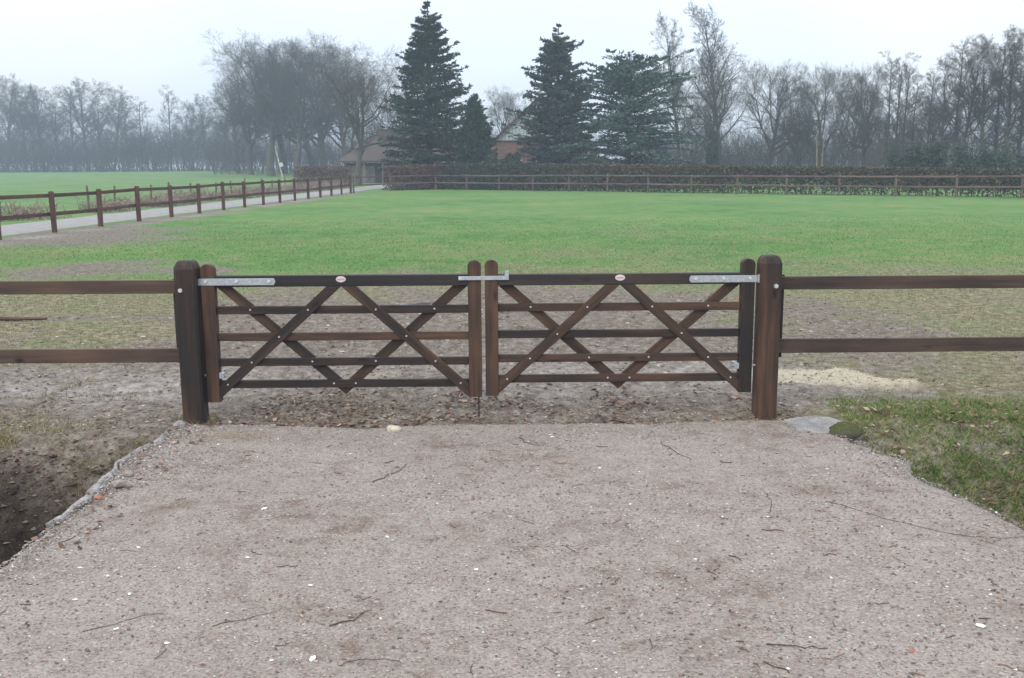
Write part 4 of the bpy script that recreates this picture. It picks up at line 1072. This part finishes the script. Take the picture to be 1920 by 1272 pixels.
# longer grass on the right-hand ditch bank
N = 160000
xb = rng.uniform(1.9, 4.9, N); yb = rng.uniform(4.3, 7.75, N)
out = (xb > deck_right(yb) + 0.02) & ~((xb < 2.45) & (yb > 6.62))
cl = fbm(xb * 2.2, yb * 2.2, 91)
keep = out & (rng.random(N) < (0.38 + 0.62 * smooth(0.32, 0.58, cl)) * smooth(7.9, 7.1, yb + 0.5 * (cl - .5)) * 1.1)
xb, yb, cl = xb[keep], yb[keep], cl[keep]
hb = rng.uniform(0.018, 0.060, len(xb)) * (0.75 + 0.8 * smooth(6.8, 5.6, yb)) * (0.4 + 1.2 * fbm(xb * 6, yb * 6, 92)); wb = rng.uniform(0.0025, 0.005, len(xb))
g = build('bank_grass', *blades(rng, xb, yb, hb, wb, 1.0), BANK_GRASS)
tag(g, 'tufted green grass on the ditch bank right of the driveway', 'grass', kind='stuff')
# thin withered tufts beside the left ditch and under the gate
N = 9000
xb = np.concatenate([rng.uniform(-4.6, -2.4, N), rng.uniform(-2.6, 2.4, N // 2)]); yb = np.concatenate([rng.uniform(5.9, 8.6, N), rng.uniform(7.15, 9.8, N // 2)])
cl = fbm(xb * 1.7, yb * 1.7, 95); keep = rng.random(len(xb)) < smooth(0.50, 0.66, cl)
xb, yb = xb[keep], yb[keep]
DRYG = island_material('withered_grass', [(0, (0.10, 0.10, 0.035)), (0.4, (0.19, 0.165, 0.075)), (1, (0.34, 0.28, 0.16))])
n_ = 5200
x2 = rng.uniform(-4.4, -2.42, n_); y2 = 6.48 - 0.35 * (fbm(x2 * 1.4, 0 * x2 + 3, 9) - .5) + 0.14 * rng.normal(size=n_)
k = rng.random(n_) < smooth(0.42, 0.6, fbm(x2 * 2.4, y2 * 2.4, 96)); xb = np.concatenate([xb, x2[k], x2[k]]); yb = np.concatenate([yb, y2[k], y2[k] + 0.02])
for qx, qy in ((-2.335, 7.15), (1.868, 7.2)):
    aa = rng.random(260) * 6.28; q = 0.085 + 0.06 * np.abs(rng.normal(size=260))
    xb = np.concatenate([xb, qx + q * np.cos(aa) * 1.2]); yb = np.concatenate([yb, qy + q * np.sin(aa) * 1.2])
g = build('withered_grass', *blades(rng, xb, yb, rng.uniform(.02, .06, len(xb)), rng.uniform(.002, .004, len(xb)), 1.1), DRYG)
tag(g, 'sparse withered grass tufts on the bare soil round the gate', 'grass', kind='stuff')

def lumps(rng, P_, s, squash=0.6):
    """small irregular stones: jittered octahedra"""
    n_ = len(P_); O = np.array([(1, 0, 0), (0, 1, 0), (-1, 0, 0), (0, -1, 0), (0, 0, 1), (0, 0, -1)], float)
    J = O[None] * (0.65 + 0.7 * rng.random((n_, 6, 1))) + rng.normal(size=(n_, 6, 3)) * 0.16
    a = rng.random(n_) * 6.28; c_, s_ = np.cos(a)[:, None], np.sin(a)[:, None]
    Xr = J[..., 0] * c_ - J[..., 1] * s_; Yr = J[..., 0] * s_ + J[..., 1] * c_
    J = np.stack([Xr * (0.8 + 0.7 * rng.random((n_, 1))), Yr, J[..., 2] * squash], -1)
    V = P_[:, None] + J * s[:, None, None]
    T = np.array([(0, 1, 4), (1, 2, 4), (2, 3, 4), (3, 0, 4), (1, 0, 5), (2, 1, 5), (3, 2, 5), (0, 3, 5)])
    return V.reshape(-1, 3), (np.arange(n_)[:, None, None] * 6 + T[None]).reshape(-1, 3)
N = 46000
yb = 3.0 + 4.1 * rng.random(N) ** 1.0; u = rng.random(N)
u = np.where(rng.random(N) < 0.12, np.abs(rng.normal(size=N)) * 0.03, u) ; u = np.where(rng.random(N) < 0.04, 1 - np.abs(rng.normal(size=N)) * .03, u)
u = np.clip(u, 0.004, 0.996)
xb = deck_left(yb) + (deck_right(yb) - deck_left(yb)) * u
keep = np.abs(xb) < yb * 0.62
xb, yb = xb[keep], yb[keep]
s = 0.0022 + 0.0022 * rng.random(len(xb)) + 0.005 * rng.random(len(xb)) ** 6
s *= np.where(fbm(xb * 1.3, yb * 1.3, 99) > 0.5, 1.1, 0.85)
gp = np.stack([xb, yb, deck_z(xb, yb) + s * 0.25], -1)
k = 420; xs, ys = rng.uniform(1.92, 2.3, k), 6.62 + 0.42 * rng.random(k) ** 1.7      # grit trodden onto the slab
ex = np.stack([xs, ys, np.full(k, 0.043)], -1); s = np.concatenate([s, 0.002 + 0.005 * rng.random(k) ** 3])
g = build('gravel', *lumps(rng, np.concatenate([gp, ex]), s), GRAVEL)
tag(g, 'fine grey and pinkish gravel strewn over the driveway', 'gravel', kind='stuff')
# soil crumbs on the churned ground
N = 20000
yb = 6.9 + 7.5 * rng.random(N) ** 1.6; xb = rng.uniform(-0.6, 0.5, N) * yb
keep = rng.random(N) < mud_mask(xb, yb); xb, yb = xb[keep], yb[keep]
s = (0.004 + 0.012 * rng.random(len(xb)) ** 3) * (0.7 + yb / 16)
g = build('soil_crumbs', *lumps(rng, np.stack([xb, yb, ground_z(xb, yb) + s * .2], -1), s, .55), CLOD)
tag(g, 'crumbled grey-brown soil churned up round the gate', 'soil', kind='stuff')
def flakes(rng, P_, s, curl=0.35):
    n_ = len(P_); a = rng.random(n_) * 6.28
    A = np.stack([np.cos(a), np.sin(a), rng.normal(size=n_) * .25], -1) * s[:, None]
    B = np.stack([-np.sin(a), np.cos(a), rng.normal(size=n_) * .3], -1) * (s * (0.4 + 0.3 * rng.random(n_)))[:, None]
    up = np.zeros((n_, 3)); up[:, 2] = s * curl * rng.random(n_)
    V = np.stack([P_ - A + up, P_ - B * .9 + up * .2, P_ + A + up, P_ + B + up], 1).reshape(-1, 3)
    i = np.arange(n_ * 4).reshape(n_, 4)
    return V, np.concatenate([i[:, [0, 1, 3]], i[:, [1, 2, 3]]])
P_ = []
def scat(n_, x0, x1, y0, y1, fn, dens):
    xb = rng.uniform(x0, x1, n_); yb = rng.uniform(y0, y1, n_); k = rng.random(n_) < dens(xb, yb)
    xb, yb = xb[k], yb[k]; P_.append(np.stack([xb, yb, fn(xb, yb) + 0.006], -1))
scat(6500, -2.4, 2.2, 7.0, 8.3, ground_z, lambda x, y: smooth(.38, .62, fbm(x * 2, y * 2.6, 101)) * (1 - 0.7 * smooth(7.5, 8.2, y)))
scat(1500, -5, 5, 7.1, 11, ground_z, lambda x, y: 0.55 * smooth(.45, .65, fbm(x * 1.2, y * 1.2, 102)))
scat(4200, 2.2, 4.9, 4.4, 7.4, lambda x, y: ground_z(x, y) + 0.01 + 0.035 * rng.random(len(x)), lambda x, y: (x > deck_right(y)) * 0.95 * smooth(.38, .58, fbm(x * 2.5, y * 2.5, 103)))
scat(4200, -4.8, -2.45, 4.4, 7.2, ground_z, lambda x, y: 0.6 * smooth(.42, .6, fbm(x * 2, y * 2, 104)))
scat(420, -2.3, 2.4, 3.2, 7.0, deck_z, lambda x, y: smooth(.5, .72, fbm(x * 1.4, y * 1.4, 105)))
scat(250, -2.42, -2.1, 4.6, 7.0, deck_z, lambda x, y: 0.7 + 0 * x)
n_big = sum(len(q) for q in P_)
scat(3600, -2.35, 2.6, 3.1, 7.0, lambda x, y: deck_z(x, y) - 0.002, lambda x, y: smooth(.38, .66, fbm(x * 2.2, y * 2.2, 106)) * (x < deck_right(y) - .05))
P_ = np.concatenate(P_)
s = 0.008 + 0.022 * rng.random(len(P_)) ** 1.8
s[(np.abs(P_[:, 0]) < 2.1) & (P_[:, 1] < 6.95)] *= 0.6
s[n_big:] = 0.003 + 0.009 * rng.random(len(P_) - n_big) ** 2
g = build('fallen_leaves', *flakes(rng, P_, s), LEAF_LITTER)
tag(g, 'brown fallen leaves scattered on soil, bank and driveway edges', 'leaves', kind='stuff')
# scraps of twig on the gravel
n_ = 300
yb = 3.2 + 3.8 * rng.random(n_); xb = rng.uniform(-0.55, 0.55, n_) * yb
k = (xb > -2.3) & (xb < deck_right(yb) - .1); xb, yb = xb[k], yb[k]; n_ = len(xb)
a = rng.normal(size=n_) * 0.9; ln = 0.012 + 0.10 * rng.random(n_) ** 3
tt = (np.linspace(-.5, .5, 4)[None] * ln[:, None])
Q = np.stack([xb[:, None] + tt * np.cos(a)[:, None] + rng.normal(size=(n_, 4)) * .1 * ln[:, None], yb[:, None] + tt * np.sin(a)[:, None] + rng.normal(size=(n_, 4)) * .1 * ln[:, None], np.zeros((n_, 4))], -1)
Q[..., 2] = deck_z(Q[..., 0], Q[..., 1]) + 0.003
g = build('twig_scraps', *tubes(Q, np.full((n_, 4), .0018) * (0.6 + rng.random((n_, 1))), 4), LEAF_LITTER)
tag(g, 'small broken twig scraps scattered over the gravel driveway', 'twigs', kind='stuff')
# lumps of dark wet soil in the left ditch
n_ = 5000
xb = rng.uniform(-4.8, -2.4, n_); yb = rng.uniform(4.2, 6.45, n_); s = 0.005 + 0.022 * rng.random(n_) ** 4
WETSOIL = island_material('wet_soil', [(0, (0.020, 0.016, 0.013)), (0.6, (0.070, 0.058, 0.045)), (1, (0.16, 0.135, 0.11))], rough=0.7)
g = build('wet_soil_lumps', *lumps(rng, np.stack([xb, yb, ground_z(xb, yb) + s * .2], -1), s, .6), WETSOIL)
tag(g, 'dark wet soil lumps on the side of the left ditch', 'soil', kind='stuff')
# wood shavings on the pale patch by the right-hand post
N = 9000
xb = rng.uniform(1.5, 4.9, N); yb = rng.uniform(7.6, 9.2, N); k = rng.random(N) < straw_mask(xb, yb) * 1.1
xb, yb = xb[k], yb[k]
n_ = 900
xs = np.concatenate([-1.95 + 0.22 * rng.normal(size=n_), 1.62 + 0.16 * rng.normal(size=n_ // 3)]); ys = np.concatenate([6.66 + 0.05 * rng.normal(size=n_), 6.98 + 0.03 * rng.normal(size=n_ // 3)])
sv, sf = flakes(rng, np.stack([xs, ys, deck_z(xs, ys) + .004], -1), 0.002 + .005 * rng.random(len(xs)), 0.5)
SAWDUST = island_material('orange_sawdust', [(0, (0.26, 0.17, 0.085)), (1, (0.46, 0.33, 0.19))], rough=0.9)
g = build('sawdust', sv, sf, SAWDUST)
tag(g, 'faint orange sawdust dusted on the driveway by the gate posts', 'sawdust', kind='stuff')
g = build('wood_shavings', *flakes(rng, np.stack([xb, yb, ground_z(xb, yb) + .006], -1), 0.003 + .008 * rng.random(len(xb)), 0.5), SHAVING)
tag(g, 'pale yellow wood shavings spread behind the gate post by the slab', 'shavings', kind='stuff')

# ------------------------------------------------------------------ single stones, twigs and scraps
def stone(name, label, cat, x, y, z, r, mat, seed, group=None, sub=2):
    bm = bmesh.new(); bmesh.ops.create_icosphere(bm, subdivisions=sub, radius=1.0)
    rg = random.Random(seed); ph = [rg.uniform(0, 6.28) for _ in range(6)]
    for v in bm.verts:
        c = v.co; k = 1 + 0.13 * sin(2.3 * c.x + ph[0]) + 0.12 * sin(2.9 * c.y + ph[1]) + 0.10 * sin(3.3 * c.z + ph[2]) + 0.05 * sin(6 * c.x + 5 * c.y + ph[3]) + (0.05 * sin(17 * c.x + ph[4]) * sin(15 * c.y + ph[5]) + 0.06 * (rg.random() - 0.5) if sub > 3 else 0)
        v.co = Vector((c.x * k * r[0], c.y * k * r[1], c.z * k * r[2]))
    o = from_bm(name, bm, mat, None, sub > 1); o.location = (x, y, z); o.rotation_euler = (rg.uniform(-.2, .2), rg.uniform(-.2, .2), rg.uniform(0, 6.28) if r[0] < 0.08 else 0.1)
    tag(o, label, cat, group); return o
STONE_PALE = plain('pale_stone', (0.50, 0.45, 0.36), 0.9, 0, 0.25, 25)
STONE_GREY = plain('grey_stone', (0.27, 0.235, 0.205), 0.9, 0, 0.25, 25)
WHITE = plain('white_chip', (0.86, 0.86, 0.85), 0.6, 0, 0.05, 40)
BRICKBIT = plain('brick_fragment', (0.34, 0.15, 0.10), 0.9, 0, 0.25, 40)
m, n, l, b = material('mossy_stone', 0.95, 0.1)
geo = n.new('ShaderNodeNewGeometry'); sp = n.new('ShaderNodeSeparateXYZ'); l.new(geo.outputs['Normal'], sp.inputs[0])
tcn = n.new('ShaderNodeTexCoord'); t = noise(n, l, tcn.outputs['Object'], 22, 6, .7); t2 = noise(n, l, tcn.outputs['Object'], 120, 4, .7)
fac = math_node(n, l, 'ADD', math_node(n, l, 'MULTIPLY', sp.outputs['Z'], 0.8), math_node(n, l, 'SUBTRACT', t.outputs['Fac'], 0.25), True)
moss = ramp(n, [(.35, (0.035, 0.045, 0.012)), (.65, (0.12, 0.135, 0.045))]); l.new(t2.outputs['Fac'], moss.inputs['Fac'])
l.new(mixc(n, l, fac, (0.11, 0.10, 0.085), moss.outputs['Color']), b.inputs['Base Color'])
bump(n, l, b, t2.outputs['Fac'], .8, .01)
MOSSY = m
DZ = lambda x, y: float(deck_z(np.array([x]), np.array([y]))[0])
stone('boulder', 'rounded moss-covered stone at the end of the concrete slab', 'stone', 2.29, 6.66, 0.042, (0.115, 0.07, 0.058), MOSSY, 3, None, 4)
stone('stone', 'pale cream stone lying on the driveway in front of the left gate leaf', 'stone', -0.83, 6.80, 0.025, (0.062, 0.05, 0.034), STONE_PALE, 5)
stone('stone', 'grey-brown stone on the broken left driveway edge', 'stone', -2.30, 5.58, 0.035, (0.05, 0.042, 0.028), STONE_GREY, 8, None, 1)
stone('stone', 'smaller grey stone behind the larger one on the left driveway edge', 'stone', -2.32, 5.78, 0.03, (0.036, 0.03, 0.022), STONE_GREY, 9, None, 1)
stone('brick_fragment', 'orange-red brick fragment on the left driveway edge', 'brick', -2.33, 5.36, 0.03, (0.026, 0.022, 0.012), BRICKBIT, 10, None, 1)
stone('brick_fragment', 'small red brick chip at the bottom right of the driveway', 'brick', 1.51, 3.52, DZ(1.51, 3.52), (0.016, 0.012, 0.009), BRICKBIT, 11, None, 1)
stone('brick_fragment', 'pinkish brick fragment lying at the edge of the right grass bank', 'brick', 2.50, 6.16, 0.03, (0.032, 0.018, 0.011), plain('pink_brick', (0.30, 0.19, 0.145), .9), 12, None, 1)
CHIPS = ['largest white chip on the left half of the driveway', 'white chip just left of the middle of the driveway', 'flat white chip near the bottom right corner', 'white chip at the bottom edge, left of centre',
         'white chip below the meeting stiles, close to the gate', 'white chip right of centre, below the gate', 'white chip below the left gate leaf, near the gate', 'small white chip at the lower left, above the faint twig',
         'small white chip left of the middle twig', 'tiny white chip at the bottom left beside the straight twig', 'tiny white chip above the thick little stick', 'tiny white chip right of the centre of the driveway',
         'tiniest white chip, on the right half of the driveway', 'small white chip nearest the bottom left corner']
for i, (x, y, r) in enumerate([(-1.35, 5.18, .022), (-0.17, 4.33, .014), (1.86, 3.72, .022), (-0.76, 3.50, .020), (0.27, 6.58, .018), (0.53, 5.85, .016), (-1.05, 6.22, .015), (-1.67, 4.08, .014), (-0.63, 4.75, .012), (-1.35, 3.62, .013), (-0.9, 4.17, .013), (0.64, 5.2, .011), (1.1, 5.0, .010), (-1.6, 3.75, .015)]):
    stone('white_chip', CHIPS[i], 'chip', x, y, DZ(x, y) + 0.004, (r * 0.95, r * .6, r * .3), WHITE, 20 + i, 'white chips on the gravel', 1)
# concrete slab by the right-hand post
bm = bmesh.new()
out = [(1.97, 6.68), (2.08, 6.60), (2.19, 6.63), (2.30, 6.72), (2.37, 6.88), (2.30, 7.02), (2.13, 7.06), (1.94, 6.95)]
lo = [bm.verts.new((x, y, -.12)) for x, y in out]; hi = [bm.verts.new((x, y, .038 + .006 * (i % 2))) for i, (x, y) in enumerate(out)]
bm.faces.new(hi); bm.faces.new(lo[::-1])
for i in range(8): bm.faces.new((lo[i], lo[(i + 1) % 8], hi[(i + 1) % 8], hi[i]))
bmesh.ops.bevel(bm, geom=bm.edges[:], offset=.008, segments=1, affect='EDGES')
o = from_bm('concrete_slab', bm, plain('slab_concrete', (0.26, 0.258, 0.25), 0.9, 0, 0.35, 11, 0.2)); tag(o, 'small grey concrete slab at the foot of the right gate post', 'slab')

def twig(label, pts, r, seed, fn, group=None, mat=TWIG_BROWN, sides=5):
    rg = random.Random(seed); rt_ = []
    P2 = []
    for i in range(len(pts) - 1):
        for k in range(4):
            t = k / 4; x = pts[i][0] * (1 - t) + pts[i + 1][0] * t; y = pts[i][1] * (1 - t) + pts[i + 1][1] * t
            P2.append((x + rg.uniform(-.012, .012), y + rg.uniform(-.012, .012)))
    P2.append(pts[-1])
    r = r * 0.45 if r < 0.01 else r
    P3 = [(x, y, fn(x, y) + r * 0.8 + 0.004 * rg.random()) for x, y in P2]
    o = tube('twig', P3, [r * (1 - .6 * i / len(P3)) for i in range(len(P3))], mat, None, sides)
    tag(o, label, 'twig', group); return o
twig('long thin twig curving to the right edge of the driveway', [(1.72, 5.22), (1.95, 4.95), (2.2, 4.72), (2.42, 4.66), (2.62, 4.70)], .004, 1, DZ)
twig('short dark twig in front of the right half of the gate', [(.98, 6.42), (1.05, 6.18), (1.12, 6.02)], .006, 2, DZ)
twig('bent brown twig in the middle left of the driveway', [(-.82, 5.62), (-.72, 5.80), (-.66, 6.0)], .007, 3, DZ)
twig('thick little brown stick near the bottom of the driveway, left of centre', [(-.74, 3.78), (-.66, 3.82), (-.60, 3.90)], .008, 4, DZ)
twig('forked dark twig in front of the meeting stiles', [(.04, 6.56), (.10, 6.42), (.18, 6.36)], .006, 5, DZ)
twig('thin curved twig at the bottom edge of the driveway', [(-.66, 3.44), (-.58, 3.49), (-.48, 3.49), (-.42, 3.46)], .004, 6, DZ)
twig('dark stick at the bottom right of the driveway', [(.98, 3.60), (1.10, 3.57), (1.20, 3.55)], .007, 7, DZ)
twig('faint thin twig at the lower left of the driveway', [(-1.72, 3.72), (-1.60, 3.82), (-1.46, 3.90)], .004, 8, DZ)
twig('straight thin twig left of the middle of the driveway', [(-1.22, 3.78), (-1.08, 3.86), (-.98, 3.93)], .004, 9, DZ)
twig('thin arched twig lying right of the middle of the driveway', [(1.36, 5.05), (1.42, 5.25), (1.41, 5.45)], .004, 10, DZ)
twig('curled pale root hanging in the dark ditch on the left', [(-2.62, 4.95), (-2.72, 5.02), (-2.85, 4.98), (-2.86, 4.85)], .012, 11, lambda x, y: GZ(x, y) + 0.06, None, BARK_PALE)
twig('thin dark log lying in the grass at the left edge', [(-6.6, 12.1), (-6.2, 12.12), (-5.7, 12.08)], .035, 12, lambda x, y: GZ(x, y))

# puddle on the churned ground behind the left leaf
a = np.linspace(0, 2 * pi, 28, endpoint=False)
pr = 0.20 * (1 + 0.35 * np.sin(2 * a + 1) + 0.2 * np.sin(3 * a))
px_, py_ = -1.34 + pr * np.cos(a) * 0.85, 13.55 + pr * np.sin(a) * 1.3
pz = -0.024
V = [(-1.34, 13.55, pz)] + [(x, y, pz) for x, y in zip(px_, py_)]
m, n, l, b = material('puddle_water', 0.06, 0.5); b.inputs['Base Color'].default_value = (0.10, 0.10, 0.10, 1)
tcn = n.new('ShaderNodeTexCoord'); t = noise(n, l, tcn.outputs['Object'], 9, 3); bump(n, l, b, t.outputs['Fac'], .05, .01)
o = build('puddle', V, [(0, 1 + k, 1 + (k + 1) % 28) for k in range(28)], m)
tag(o, 'small bright puddle on the mud behind the left gate leaf', 'puddle', kind='structure')

# ------------------------------------------------------------------ haze
bm = bmesh.new(); bmesh.ops.create_cube(bm, size=1.0)
bmesh.ops.scale(bm, vec=(860, 680, 30), verts=bm.verts[:]); bmesh.ops.translate(bm, vec=(0, 290, 12.6), verts=bm.verts[:])
hm = bpy.data.materials.new('haze_air'); hm.use_nodes = True
hm.node_tree.nodes.clear()
ho = hm.node_tree.nodes.new('ShaderNodeOutputMaterial'); hv = hm.node_tree.nodes.new('ShaderNodeVolumePrincipled')
hv.inputs['Color'].default_value = (0.67, 0.785, 1.0, 1); hv.inputs['Density'].default_value = 0.0013
hv.inputs['Anisotropy'].default_value = 0.1
hm.node_tree.links.new(hv.outputs[0], ho.inputs['Volume'])
haze = from_bm('haze', bm, hm)
tag(haze, 'thin pale winter haze over fields and woods', 'haze', kind='stuff')
